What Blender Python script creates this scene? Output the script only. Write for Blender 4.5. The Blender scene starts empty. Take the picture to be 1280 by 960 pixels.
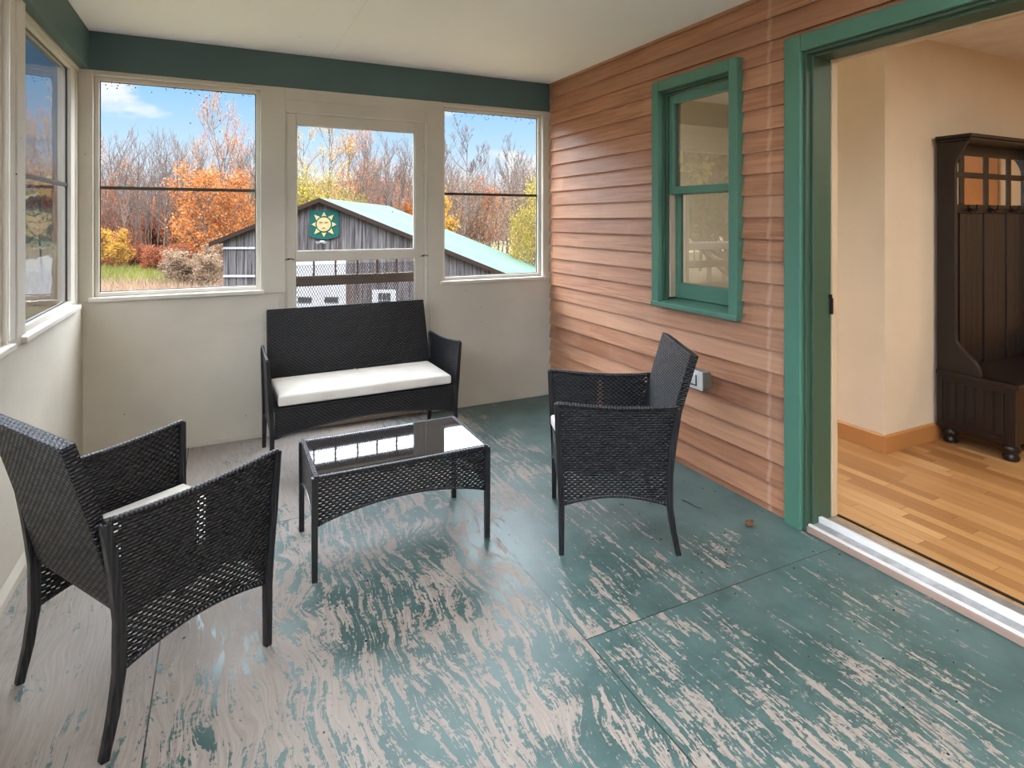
import bpy, bmesh, math, random
import numpy as np
from mathutils import Vector, Matrix

scene = bpy.context.scene
COL = scene.collection
rnd = random.Random(7)

# ------------------------------------------------------------------ camera frame numbers
F, H = 738.6, 1.342
TH = math.atan((640 - 278) / F)
S_, C_ = math.sin(TH), math.cos(TH)
def far(u, D, z=None, v=None):
    """world point seen at column u, at depth D along the view axis"""
    l = (u - 640) / F * D
    zz = z if z is not None else H - (v - 275) / F * D
    return Vector((D * S_ + l * C_, D * C_ - l * S_, zz))

# ------------------------------------------------------------------ node helper
class G:
    def __init__(s, name):
        s.m = bpy.data.materials.new(name); s.m.use_nodes = True
        s.t = s.m.node_tree; s.t.nodes.clear()
        s.out = s.t.nodes.new('ShaderNodeOutputMaterial')
    def n(s, typ, **kw):
        nd = s.t.nodes.new('ShaderNode' + typ)
        for k, v in kw.items(): setattr(nd, k, v)
        return nd
    def put(s, sock, v):
        if isinstance(v, bpy.types.NodeSocket): s.t.links.new(v, sock)
        elif v is not None:
            if sock.type == 'RGBA' and len(v) == 3: v = (*v, 1)
            sock.default_value = v
    def math(s, op, a, b=None, c=None, clamp=False):
        nd = s.n('Math', operation=op); nd.use_clamp = clamp
        for i, v in enumerate((a, b, c)):
            if v is not None: s.put(nd.inputs[i], v)
        return nd.outputs[0]
    def mix(s, f, a, b, blend='MIX'):
        nd = s.n('Mix', data_type='RGBA', blend_type=blend)
        s.put(nd.inputs[0], f); s.put(nd.inputs[6], a); s.put(nd.inputs[7], b)
        return nd.outputs[2]
    def ramp(s, f, stops, interp='LINEAR'):
        nd = s.n('ValToRGB'); r = nd.color_ramp; r.interpolation = interp
        while len(r.elements) < len(stops): r.elements.new(0.5)
        for e, (p, c) in zip(r.elements, stops):
            e.position = p; e.color = (*c, 1) if len(c) == 3 else c
        s.put(nd.inputs[0], f); return nd.outputs[0]
    def smooth(s, x, a, b):
        nd = s.n('MapRange', interpolation_type='SMOOTHSTEP')
        s.put(nd.inputs[0], x); nd.inputs[1].default_value = a; nd.inputs[2].default_value = b
        nd.inputs[3].default_value = 0; nd.inputs[4].default_value = 1
        return nd.outputs[0]
    def coord(s, kind='Object'):
        return s.n('TexCoord').outputs[kind]
    def pos(s): return s.n('NewGeometry').outputs['Position']
    def sep(s, v):
        nd = s.n('SeparateXYZ'); s.put(nd.inputs[0], v); return nd.outputs
    def comb(s, x, y, z):
        nd = s.n('CombineXYZ')
        for i, v in enumerate((x, y, z)): s.put(nd.inputs[i], v)
        return nd.outputs[0]
    def mapv(s, v, scale=(1, 1, 1), loc=(0, 0, 0)):
        nd = s.n('Mapping'); s.put(nd.inputs[0], v)
        nd.inputs['Location'].default_value = loc; nd.inputs['Scale'].default_value = scale
        return nd.outputs[0]
    def noise(s, v, scale=1, detail=3, rough=.5, dist=0, col=False):
        nd = s.n('TexNoise'); s.put(nd.inputs['Vector'], v)
        nd.inputs['Scale'].default_value = scale; nd.inputs['Detail'].default_value = detail
        nd.inputs['Roughness'].default_value = rough; nd.inputs['Distortion'].default_value = dist
        return nd.outputs['Color' if col else 'Fac']
    def voro(s, v, scale, feature='F1'):
        nd = s.n('TexVoronoi', feature=feature); s.put(nd.inputs['Vector'], v)
        nd.inputs['Scale'].default_value = scale; return nd.outputs['Distance'], nd.outputs['Color']
    def white(s, v, dim='1D'):
        nd = s.n('TexWhiteNoise', noise_dimensions=dim)
        s.put(nd.inputs['W' if dim == '1D' else 'Vector'], v); return nd.outputs['Value']
    def bump(s, h, strength=.5, dist=.01):
        nd = s.n('Bump'); s.put(nd.inputs['Height'], h)
        nd.inputs['Strength'].default_value = strength; nd.inputs['Distance'].default_value = dist
        return nd.outputs[0]
    def bsdf(s, color, rough=.6, metal=0, normal=None, spec=.5, coat=0, coat_rough=.1, trans=0, ior=None):
        nd = s.n('BsdfPrincipled')
        s.put(nd.inputs['Base Color'], color); s.put(nd.inputs['Roughness'], rough)
        nd.inputs['Metallic'].default_value = metal; nd.inputs['Specular IOR Level'].default_value = spec
        nd.inputs['Coat Weight'].default_value = coat; nd.inputs['Coat Roughness'].default_value = coat_rough
        if ior: nd.inputs['IOR'].default_value = ior
        if normal is not None: s.put(nd.inputs['Normal'], normal)
        return nd.outputs[0]
    def mixsh(s, f, a, b):
        nd = s.n('MixShader'); s.put(nd.inputs[0], f); s.put(nd.inputs[1], a); s.put(nd.inputs[2], b)
        return nd.outputs[0]
    def done(s, sh):
        s.put(s.out.inputs['Surface'], sh); return s.m

def plain(name, color, rough=.6, metal=0, spec=.5, var=.06, scale=8, coat=0):
    g = G(name)
    f = g.noise(g.pos(), scale, 4, .6)
    c = g.mix(g.smooth(f, .3, .7), tuple(x * (1 - var) for x in color), tuple(min(1, x * (1 + var)) for x in color))
    return g.done(g.bsdf(c, rough, metal, spec=spec, coat=coat))

# ------------------------------------------------------------------ materials
def painted_wood(name, color, rough=.45, specks=.0, grain_axis=(30, 30, 2.5), bump=.25, chips=None):
    g = G(name); p = g.pos()
    gr = g.noise(g.mapv(p, grain_axis), 1, 4, .6)
    big = g.noise(p, 2.2, 3, .55)
    c = g.mix(g.smooth(big, .3, .7), tuple(x * .93 for x in color), tuple(min(1, x * 1.05) for x in color))
    if specks:
        d, cc = g.voro(p, 16); r = g.sep(cc)[0]
        m = g.math('MULTIPLY', g.math('LESS_THAN', d, .05), g.math('LESS_THAN', r, specks))
        d2, cc2 = g.voro(p, 45); r2 = g.sep(cc2)[1]
        m2 = g.math('MULTIPLY', g.math('LESS_THAN', d2, .1), g.math('LESS_THAN', r2, specks * .35))
        c = g.mix(g.math('MAXIMUM', m, m2), c, (.05, .035, .025))
    if chips:
        ch = g.noise(p, 60, 3, .6)
        c = g.mix(g.math('GREATER_THAN', ch, .78), c, chips)
    return g.done(g.bsdf(c, rough, normal=g.bump(gr, bump, .004)))

M = {}
M['beige'] = painted_wood('beige_paint', (.585, .54, .455), .55, .22, (5, 5, 30), .22)
M['cream'] = painted_wood('cream_trim_paint', (.66, .62, .545), .5, .45, (30, 30, 3), .15)
M['green_beam'] = painted_wood('green_beam_paint', (.072, .130, .128), .55, 0, (4, 4, 40), .2)
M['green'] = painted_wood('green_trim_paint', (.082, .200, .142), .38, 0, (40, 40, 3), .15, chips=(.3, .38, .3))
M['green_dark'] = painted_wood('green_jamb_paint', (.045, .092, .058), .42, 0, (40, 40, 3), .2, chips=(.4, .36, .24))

def ceiling_mat():
    g = G('ceiling_paint'); p = g.pos(); x, y, z = g.sep(p)
    d, cc = g.voro(p, 6); r = g.sep(cc)[0]
    m = g.math('MULTIPLY', g.math('LESS_THAN', d, .03), g.math('LESS_THAN', r, .5))
    sm = g.math('LESS_THAN', g.math('ABSOLUTE', g.math('SUBTRACT', x, .62)), .002)
    c = g.mix(g.math('MULTIPLY', sm, .25), (.92, .915, .905), (.5, .48, .45))
    c = g.mix(m, c, (.10, .08, .06))
    return g.done(g.bsdf(c, .6, normal=g.bump(g.noise(p, 40, 3), .05, .004)))
M['ceiling'] = ceiling_mat()

def floor_mat():
    g = G('worn_painted_plywood'); p = g.pos(); x, y, z = g.sep(p)
    # plywood sheets: 1.22 m wide columns, cross joints staggered
    XA, XD = 1.043, -.178
    colr = g.math('GREATER_THAN', x, XA); coll = g.math('LESS_THAN', x, XD)
    rowr = g.math('GREATER_THAN', y, 1.592); rowm = g.math('GREATER_THAN', y, 2.815)
    pid = g.math('ADD', g.math('MULTIPLY', colr, g.math('ADD', 3.0, g.math('MULTIPLY', rowr, 5.0))),
                 g.math('ADD', g.math('MULTIPLY', coll, 11.0), g.math('MULTIPLY', g.math('MULTIPLY', rowm, g.math('SUBTRACT', 1.0, colr)), 7.0)))
    off = g.math('MULTIPLY', pid, 3.17)
    # bent grain: warp x by slow noise so streaks swirl as cathedral grain does
    q = g.comb(g.math('ADD', x, off), y, off)
    w = g.math('SUBTRACT', g.noise(g.mapv(q, (2.2, 1.3, 1)), 1, 3, .5), .5)
    w2 = g.math('SUBTRACT', g.noise(g.mapv(q, (7, 4, 1)), 1, 2, .5), .5)
    bend = g.math('SUBTRACT', 1.0, g.math('MAXIMUM', g.math('MULTIPLY', colr, .72), g.math('MULTIPLY', coll, .45)))
    xs = g.math('ADD', g.math('ADD', x, off), g.math('MULTIPLY', bend, g.math('ADD', g.math('MULTIPLY', w, .34), g.math('MULTIPLY', w2, .06))))
    ring = g.math('SINE', g.math('MULTIPLY', xs, 150.0))
    med = g.noise(g.comb(g.math('MULTIPLY', xs, 34), g.math('MULTIPLY', y, 4.2), off), 1, 5, .68)
    fine = g.noise(g.comb(g.math('MULTIPLY', xs, 120), g.math('MULTIPLY', y, 12), off), 1, 3, .7)
    blob = g.noise(g.comb(g.math('MULTIPLY', xs, 9), g.math('MULTIPLY', y, 4.5), off), 1, 4, .7)
    rag = g.noise(q, 55, 4, .7)
    # where feet have worn it
    broad = g.noise(q, 1.7, 2, .5)
    left = g.math('SUBTRACT', 1.0, g.smooth(x, -.75, 1.35))
    edge = g.smooth(x, 1.35, 2.25)
    edge = g.math('MULTIPLY', edge, g.math('ADD', .3, g.math('MULTIPLY', g.smooth(y, 1.35, 1.9), .7)))
    nearb = g.smooth(y, 2.75, 3.3)
    dens = g.math('ADD', g.math('MULTIPLY', left, .40), g.math('MULTIPLY', g.math('SUBTRACT', broad, .5), .75))
    dens = g.math('ADD', g.math('SUBTRACT', dens, g.math('MULTIPLY', edge, .34)), .045)
    dens = g.math('ADD', dens, g.math('MULTIPLY', g.math('MULTIPLY', nearb, g.math('SUBTRACT', 1.0, g.smooth(x, .6, 1.5))), .28))
    s = g.math('ADD', g.math('MULTIPLY', g.math('SUBTRACT', med, .5), 1.25), g.math('MULTIPLY', g.math('SUBTRACT', blob, .5), 1.2))
    s = g.math('ADD', s, g.math('MULTIPLY', g.math('SUBTRACT', fine, .5), 1.15))
    s = g.math('ADD', s, g.math('MULTIPLY', ring, .075))
    s = g.math('ADD', s, g.math('MULTIPLY', g.math('SUBTRACT', rag, .5), .9))
    wear = g.smooth(g.math('ADD', s, dens), .165, .215)
    # bare wood
    wg = g.noise(g.comb(g.math('MULTIPLY', xs, 160), g.math('MULTIPLY', y, 5), 0.0), 1, 4, .6)
    wood = g.mix(g.smooth(wg, .3, .7), (.255, .218, .19), (.335, .292, .26))
    wood = g.mix(g.smooth(g.noise(q, 3, 3, .6), .5, .75), wood, (.29, .25, .225))
    wood = g.mix(g.math('MULTIPLY', g.smooth(g.noise(g.comb(g.math('MULTIPLY', xs, 70), g.math('MULTIPLY', y, 4), 3.0), 1, 4, .7), .52, .72), .45), wood, (.15, .13, .115))
    wood = g.mix(g.math('MULTIPLY', g.smooth(g.noise(q, 6, 5, .7), .55, .72), .45), wood, (.17, .15, .135))
    paint = g.mix(g.smooth(g.noise(q, 5, 4, .6), .3, .7), (.047, .090, .086), (.080, .138, .133))
    paint = g.mix(g.math('MULTIPLY', g.smooth(fine, .55, .75), .35), paint, (.11, .16, .15))
    c = g.mix(wear, paint, wood)
    # joints between sheets and dark specks of dirt
    def line(v, at, wd=.0022): return g.math('LESS_THAN', g.math('ABSOLUTE', g.math('SUBTRACT', v, at)), wd)
    mid = g.math('MULTIPLY', g.math('SUBTRACT', 1.0, colr), g.math('SUBTRACT', 1.0, coll))
    j = g.math('MAXIMUM', line(x, XA), line(x, XD))
    j = g.math('MAXIMUM', j, g.math('MULTIPLY', line(y, 1.592), colr))
    j = g.math('MAXIMUM', j, g.math('MULTIPLY', line(y, 2.815), mid))
    c = g.mix(g.math('MULTIPLY', j, .85), c, (.025, .025, .02))
    d, cc = g.voro(p, 11); r = g.sep(cc)[0]
    sp = g.math('MULTIPLY', g.math('LESS_THAN', d, .045), g.math('LESS_THAN', r, .4))
    c = g.mix(sp, c, (.02, .02, .018))
    rough = g.math('ADD', .40, g.math('MULTIPLY', wear, .35))
    h = g.math('ADD', g.math('MULTIPLY', wear, -.6), g.math('MULTIPLY', wg, .12))
    return g.done(g.bsdf(c, rough, normal=g.bump(h, .3, .002), spec=.5))
M['floor'] = floor_mat()

EXPO, Z0 = .1016, .035
def siding_mat():
    g = G('cedar_clapboard'); p = g.pos(); x, y, z = g.sep(p)
    b = g.math('FLOOR', g.math('DIVIDE', g.math('SUBTRACT', z, Z0), EXPO))
    r = g.white(b); r2 = g.white(g.math('ADD', b, 31.7))
    seg = g.math('FLOOR', g.math('ADD', g.math('DIVIDE', y, 1.9), g.math('MULTIPLY', r2, 7)))
    rs = g.white(g.math('ADD', g.math('MULTIPLY', b, 7.3), seg))
    off = g.math('MULTIPLY', b, 5.31)
    q = g.comb(0.0, g.math('ADD', g.math('MULTIPLY', y, 2.2), off), g.math('MULTIPLY', z, 46))
    gr = g.noise(q, 1, 4, .6, .6)
    fg = g.noise(g.comb(0.0, g.math('ADD', g.math('MULTIPLY', y, 5), off), g.math('MULTIPLY', z, 190)), 1, 3, .6)
    c = g.mix(g.smooth(gr, .25, .75), (.30, .122, .060), (.51, .245, .135))
    c = g.mix(g.math('MULTIPLY', g.smooth(fg, .5, .75), .35), c, (.22, .09, .052))
    c = g.mix(g.math('MULTIPLY', rs, .55), c, g.mix(r, (.22, .082, .042), (.62, .35, .215)))
    c = g.mix(g.math('MULTIPLY', g.smooth(g.noise(p, 3.5, 3, .6), .5, .8), .35), c, (.50, .29, .20))
    # paler weathered streak on the nailing line between window and doorway
    st = g.math('SUBTRACT', 1.0, g.smooth(g.math('ABSOLUTE', g.math('SUBTRACT', g.math('ADD', y, g.math('MULTIPLY', g.math('SUBTRACT', g.noise(p, 18, 2), .5), .02)), 1.925)), .002, .016))
    c = g.mix(g.math('MULTIPLY', st, .35), c, (.66, .46, .34))
    dn = g.noise(p, 70, 2, .6)
    c = g.mix(g.math('GREATER_THAN', dn, .80), c, (.62, .42, .30))
    return g.done(g.bsdf(c, .5, normal=g.bump(g.math('ADD', gr, fg), .25, .003)))
M['siding'] = siding_mat()

def weave_mat(name, holes):
    g = G(name); uv = g.sep(g.coord('UV')); u, v = uv[0], uv[1]
    PW, PH = .0245, .0096
    vv = g.math('DIVIDE', v, PH); row = g.math('FLOOR', vv)
    fv = g.math('SUBTRACT', g.math('FRACT', vv), .5)
    odd = g.math('MULTIPLY', g.math('FLOORED_MODULO', row, 2.0), .5)
    ph = g.math('ADD', g.math('DIVIDE', u, PW), odd)
    fu = g.math('SUBTRACT', g.math('FRACT', ph), .5)
    prof = g.math('SUBTRACT', 1.0, g.math('MULTIPLY', g.math('MULTIPLY', fv, fv), 3.6))
    wave = g.math('ADD', .5, g.math('MULTIPLY', g.math('COSINE', g.math('MULTIPLY', ph, 2 * math.pi)), .5))
    h = g.math('MULTIPLY', prof, g.math('ADD', .12, g.math('MULTIPLY', wave, .88)))
    rr = g.white(g.comb(row, g.math('FLOOR', ph), 0.0), '3D')
    c = g.mix(rr, (.004, .004, .0055), (.009, .009, .0115))
    rough = g.math('ADD', .32, g.math('MULTIPLY', rr, .12))
    sh = g.bsdf(c, rough, normal=g.bump(h, 1.0, .0045), spec=.42)
    if holes:
        hm = g.math('MULTIPLY', g.math('LESS_THAN', g.math('ABSOLUTE', fu), .20), g.math('LESS_THAN', g.math('ABSOLUTE', fv), .21))
        n = g.noise(g.comb(u, v, 0.0), 9, 2, .5)
        low = g.math('MULTIPLY', g.math('LESS_THAN', g.math('ADD', v, g.math('MULTIPLY', n, .09)), .375), g.math('GREATER_THAN', n, .36))
        cn = g.white(g.math('FLOOR', g.math('DIVIDE', u, PW)))
        up = g.math('MULTIPLY', g.math('GREATER_THAN', cn, .90), g.math('GREATER_THAN', n, .46))
        hm = g.math('MULTIPLY', hm, g.math('MAXIMUM', low, up))
        sh = g.mixsh(hm, sh, g.n('BsdfTransparent').outputs[0])
    return g.done(sh)
M['weave'] = weave_mat('dark_wicker_weave', False)
M['weave_open'] = weave_mat('dark_open_wicker_weave', True)

def wrap_mat():
    g = G('wrapped_wicker_strand'); p = g.coord('Object')
    wv = g.n('TexWave'); g.put(wv.inputs['Vector'], p); wv.inputs['Scale'].default_value = 26; wv.inputs['Distortion'].default_value = 1.5
    return g.done(g.bsdf(g.mix(wv.outputs[1], (.006, .006, .0075), (.013, .013, .016)), .36, normal=g.bump(wv.outputs[1], .8, .003), spec=.55))
M['wrap'] = wrap_mat()
M['leg'] = plain('dark_coated_steel', (.013, .013, .015), .4)
def cushion_mat():
    g = G('cream_cushion_fabric'); p = g.coord('Object')
    wv = g.noise(p, 420, 2, .5); fold = g.noise(p, 7, 3, .5)
    c = g.mix(g.smooth(fold, .3, .7), (.62, .575, .505), (.69, .65, .59))
    return g.done(g.bsdf(c, .85, normal=g.bump(g.math('ADD', g.math('MULTIPLY', wv, .1), fold), .35, .012), spec=.2))
M['cushion'] = cushion_mat()
def tableglass():
    g = G('black_table_glass'); p = g.pos()
    return g.done(g.bsdf((.012, .012, .014), .035, spec=.5, ior=1.9))
M['tglass'] = tableglass()

def pane_mat(name, ior, tint=(1, 1, 1), dirt=False, wob=0, rough=.004):
    g = G(name); p = g.pos()
    nrm = None
    if wob: nrm = g.bump(g.noise(g.mapv(p, (2, 2, 3)), 1.6, 2, .5), wob, .02)
    fr = g.n('Fresnel'); fr.inputs[0].default_value = ior
    gl = g.n('BsdfGlossy'); gl.inputs['Roughness'].default_value = rough
    if nrm is not None: g.put(gl.inputs['Normal'], nrm)
    tr = g.n('BsdfTransparent'); g.put(tr.inputs[0], tint)
    ff = g.math('MULTIPLY', fr.outputs[0], g.math('SUBTRACT', 1.0, g.n('NewGeometry').outputs['Backfacing']))
    sh = g.mixsh(ff, tr.outputs[0], gl.outputs[0])
    if dirt:
        x, y, z = g.sep(p)
        d, cc = g.voro(p, 70); r = g.sep(cc)[0]
        lim = g.math('ADD', .004, g.math('MULTIPLY', g.smooth(z, 2.07, 2.125), .75))
        m = g.math('MULTIPLY', g.math('LESS_THAN', d, .26), g.math('LESS_THAN', r, lim))
        sh = g.mixsh(m, sh, g.bsdf((.03, .025, .02), .8))
    return g.done(sh)
M['pane'] = pane_mat('clear_vinyl_pane', 1.16, (.97, .98, .98), True)
M['pane_side'] = pane_mat('glossy_vinyl_pane', 2.6, (.80, .81, .83), False, .04)
M['pane_corner'] = pane_mat('reflecting_vinyl_pane', 2.8, (.45, .45, .46), False, .12, .035)
M['house_glass'] = pane_mat('double_glazed_pane', 3.4, (.58, .58, .56))
M['rail_dark'] = plain('bronze_rail', (.045, .036, .03), .45)
M['alu'] = plain('worn_aluminium', (.50, .50, .50), .38, .7, var=.2, scale=14)
M['alu_white'] = plain('pale_aluminium_rail', (.82, .82, .82), .4, .1)
M['raw_wood'] = painted_wood('weathered_sill_wood', (.36, .24, .19), .7, .5, (40, 3, 40), .4)
M['mesh'] = plain('dull_metal_mesh', (.16, .155, .15), .5, .3)
M['brown_wood'] = plain('brown_stained_rail', (.075, .038, .016), .6, var=.25)
M['tan'] = plain('tan_window_track', (.52, .41, .29), .6)
M['plaster'] = plain('cream_plaster', (.72, .62, .48), .75, var=.04, scale=2)
M['plaster_light'] = plain('pale_plaster', (.73, .64, .52), .75, var=.04, scale=2)
M['inner_ceiling'] = plain('white_ceiling_plaster', (.80, .76, .70), .8)
M['oak'] = painted_wood('oak_trim', (.46, .21, .07), .4, 0, (4, 4, 60), .1)
M['steelbox'] = plain('grey_box_metal', (.20, .19, .17), .5, .3, var=.15)
M['steelplate'] = plain('white_cover_plate', (.72, .72, .72), .35)
M['brass'] = plain('tarnished_brass', (.22, .16, .08), .45, .8)
M['jamb_in'] = painted_wood('tan_inner_jamb', (.62, .47, .31), .55, 0, (30, 30, 3), .1, chips=(.75, .68, .55))
M['black_iron'] = plain('black_iron', (.015, .012, .011), .4, .4)

def hallwood():
    g = G('espresso_lacquer'); p = g.coord('Object')
    n = g.noise(g.mapv(p, (30, 30, 3)), 1, 4, .6)
    c = g.mix(n, (.007, .004, .0035), (.014, .008, .0075))
    return g.done(g.bsdf(c, .34, spec=.4, coat=.12, coat_rough=.25))
M['hall'] = hallwood()
M['mirror'] = plain('mirror_silver', (.86, .84, .80), .03, 1.0, var=.01)

def strip_floor():
    g = G('oak_strip_floor'); p = g.pos(); x, y, z = g.sep(p)
    W = .057; sx = g.math('DIVIDE', x, W); k = g.math('FLOOR', sx)
    r = g.white(k)
    yy = g.math('ADD', g.math('DIVIDE', y, .55), g.math('MULTIPLY', r, 9)); kk = g.math('FLOOR', yy)
    rr = g.white(g.comb(k, kk, 0.0), '3D')
    gr = g.noise(g.comb(g.math('MULTIPLY', x, 90), g.math('ADD', g.math('MULTIPLY', y, 4), g.math('MULTIPLY', rr, 40)), 0.0), 1, 3, .6)
    c = g.ramp(rr, [(0, (.28, .13, .044)), (.4, (.38, .195, .075)), (.75, (.45, .25, .10)), (1, (.54, .325, .15))])
    c = g.mix(g.math('MULTIPLY', g.smooth(gr, .4, .7), .4), c, (.27, .115, .035))
    e = g.math('GREATER_THAN', g.math('ABSOLUTE', g.math('SUBTRACT', g.math('FRACT', sx), .5)), .475)
    e2 = g.math('GREATER_THAN', g.math('ABSOLUTE', g.math('SUBTRACT', g.math('FRACT', yy), .5)), .4965)
    c = g.mix(g.math('MULTIPLY', g.math('MAXIMUM', e, e2), .55), c, (.10, .045, .015))
    return g.done(g.bsdf(c, .32, spec=.5))
M['strip'] = strip_floor()

# outdoors
def barn_mat():
    g = G('weathered_barn_boards'); p = g.coord('Object'); x, y, z = g.sep(p)
    W = .24; k = g.math('FLOOR', g.math('DIVIDE', x, W)); r = g.white(k)
    fx = g.math('ABSOLUTE', g.math('SUBTRACT', g.math('FRACT', g.math('DIVIDE', x, W)), .5))
    gr = g.noise(g.mapv(p, (14, 14, .9)), 1, 4, .65)
    c = g.mix(g.smooth(gr, .3, .7), (0.020, 0.017, 0.017), (0.105, 0.096, 0.099))
    c = g.mix(g.math('MULTIPLY', r, .5), c, (0.056, 0.050, 0.051))
    c = g.mix(g.smooth(g.noise(g.mapv(p, (.5, .5, .5)), 1, 3), .5, .75), c, (.07, .042, .033))
    c = g.mix(g.math('GREATER_THAN', fx, .465), c, (0.007, 0.006, 0.006))
    return g.done(g.bsdf(c, .95, spec=.05))
M['barn'] = barn_mat()
def roof_mat():
    g = G('green_metal_roof'); p = g.coord('Object'); x, y, z = g.sep(p)
    rb = g.math('FRACT', g.math('DIVIDE', y, .45))
    c = g.mix(g.smooth(g.noise(p, .8, 3), .3, .7), (.036, .062, .045), (.047, .076, .056))
    h = g.math('LESS_THAN', rb, .1)
    return g.done(g.bsdf(c, .8, normal=g.bump(h, .5, .03), spec=.08))
M['roof'] = roof_mat()
M['rake'] = plain('dark_rake_board', (0.019, 0.012, 0.010), .8, spec=.06)
M['white_paint'] = plain('white_outdoor_paint', (0.248, 0.254, 0.267), .6, spec=.06)
M['dark_glass'] = plain('dark_outdoor_glass', (0.019, 0.019, 0.022), .15)
M['banner'] = plain('teal_banner_cloth', (0.007, 0.038, 0.034), .7, spec=.06)
M['sun_paint'] = plain('pale_yellow_paint', (0.205, 0.180, 0.081), .6, spec=.06)
M['sun_face'] = plain('peach_paint', (.20, .155, .085), .6, spec=.06)
M['sun_line'] = plain('dark_yellow_paint', (0.062, 0.046, 0.015), .6, spec=.06)
def ground_mat():
    g = G('autumn_field'); p = g.pos()
    a = g.noise(p, .35, 4, .6); b = g.noise(p, 2.5, 4, .7)
    c = g.mix(g.smooth(a, .40, .60), (0.053, 0.065, 0.014), (0.149, 0.105, 0.053))
    c = g.mix(g.math('MULTIPLY', g.smooth(b, .4, .7), .5), c, (0.161, 0.118, 0.068))
    return g.done(g.bsdf(c, .95, spec=.1, normal=g.bump(b, .6, .2)))
M['ground'] = ground_mat()
def hill_mat():
    g = G('wooded_hill'); p = g.pos()
    a = g.noise(g.mapv(p, (.25, .25, .12)), 1, 5, .7)
    return g.done(g.bsdf(g.ramp(a, [(.3, (0.037, 0.023, 0.020)), (.5, (0.062, 0.038, 0.031)), (.7, (0.084, 0.046, 0.025))]), 1, spec=0))
M['hill'] = hill_mat()
def leaf_mat(name, cols):
    g = G(name); r = g.n('NewGeometry').outputs['Random Per Island']
    st = [(i / (len(cols) - 1), c) for i, c in enumerate(cols)]
    c = g.ramp(r, st)
    d = g.n('BsdfDiffuse'); g.put(d.inputs[0], c)
    t = g.n('BsdfTranslucent'); g.put(t.inputs[0], c)
    return g.done(g.mixsh(.35, d.outputs[0], t.outputs[0]))
M['lf_orange'] = leaf_mat('orange_leaves', [(0.228, 0.064, 0.022), (0.296, 0.090, 0.027), (0.342, 0.133, 0.038), (0.331, 0.176, 0.075)])
M['lf_red'] = leaf_mat('rusty_red_leaves', [(0.136, 0.043, 0.028), (0.211, 0.062, 0.031), (0.285, 0.093, 0.043), (0.248, 0.118, 0.062)])
M['lf_yellow'] = leaf_mat('yellow_leaves', [(0.257, 0.114, 0.023), (0.335, 0.164, 0.028), (0.368, 0.218, 0.056), (0.251, 0.174, 0.039)])
M['lf_lime'] = leaf_mat('yellow_green_leaves', [(0.129, 0.115, 0.023), (0.208, 0.169, 0.033), (0.258, 0.192, 0.050), (0.169, 0.129, 0.039)])
M['lf_brown'] = leaf_mat('brown_leaves', [(0.124, 0.068, 0.043), (0.186, 0.112, 0.062), (0.236, 0.136, 0.068), (0.161, 0.099, 0.068)])
M['lf_straw'] = leaf_mat('straw_stems', [(0.186, 0.124, 0.081), (0.260, 0.186, 0.118), (0.223, 0.136, 0.093), (0.136, 0.093, 0.068)])
M['lf_green'] = leaf_mat('green_blades', [(0.087, 0.118, 0.019), (0.136, 0.161, 0.031), (0.211, 0.186, 0.056), (0.112, 0.124, 0.031)])
M['lf_ever'] = leaf_mat('evergreen_needles', [(0.019, 0.037, 0.015), (0.031, 0.056, 0.022), (0.050, 0.074, 0.031)])
M['bark'] = plain('grey_brown_bark', (0.084, 0.065, 0.055), .9, spec=.06, var=.3, scale=3)
M['bark_pale'] = plain('pale_grey_bark', (0.124, 0.102, 0.090), .9, spec=.06, var=.3, scale=3)
M['dead_leaf'] = plain('dead_leaf', (.16, .07, .04), .7, var=.3, scale=60)
M['grit'] = plain('dark_grit', (.03, .025, .02), .8)

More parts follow.
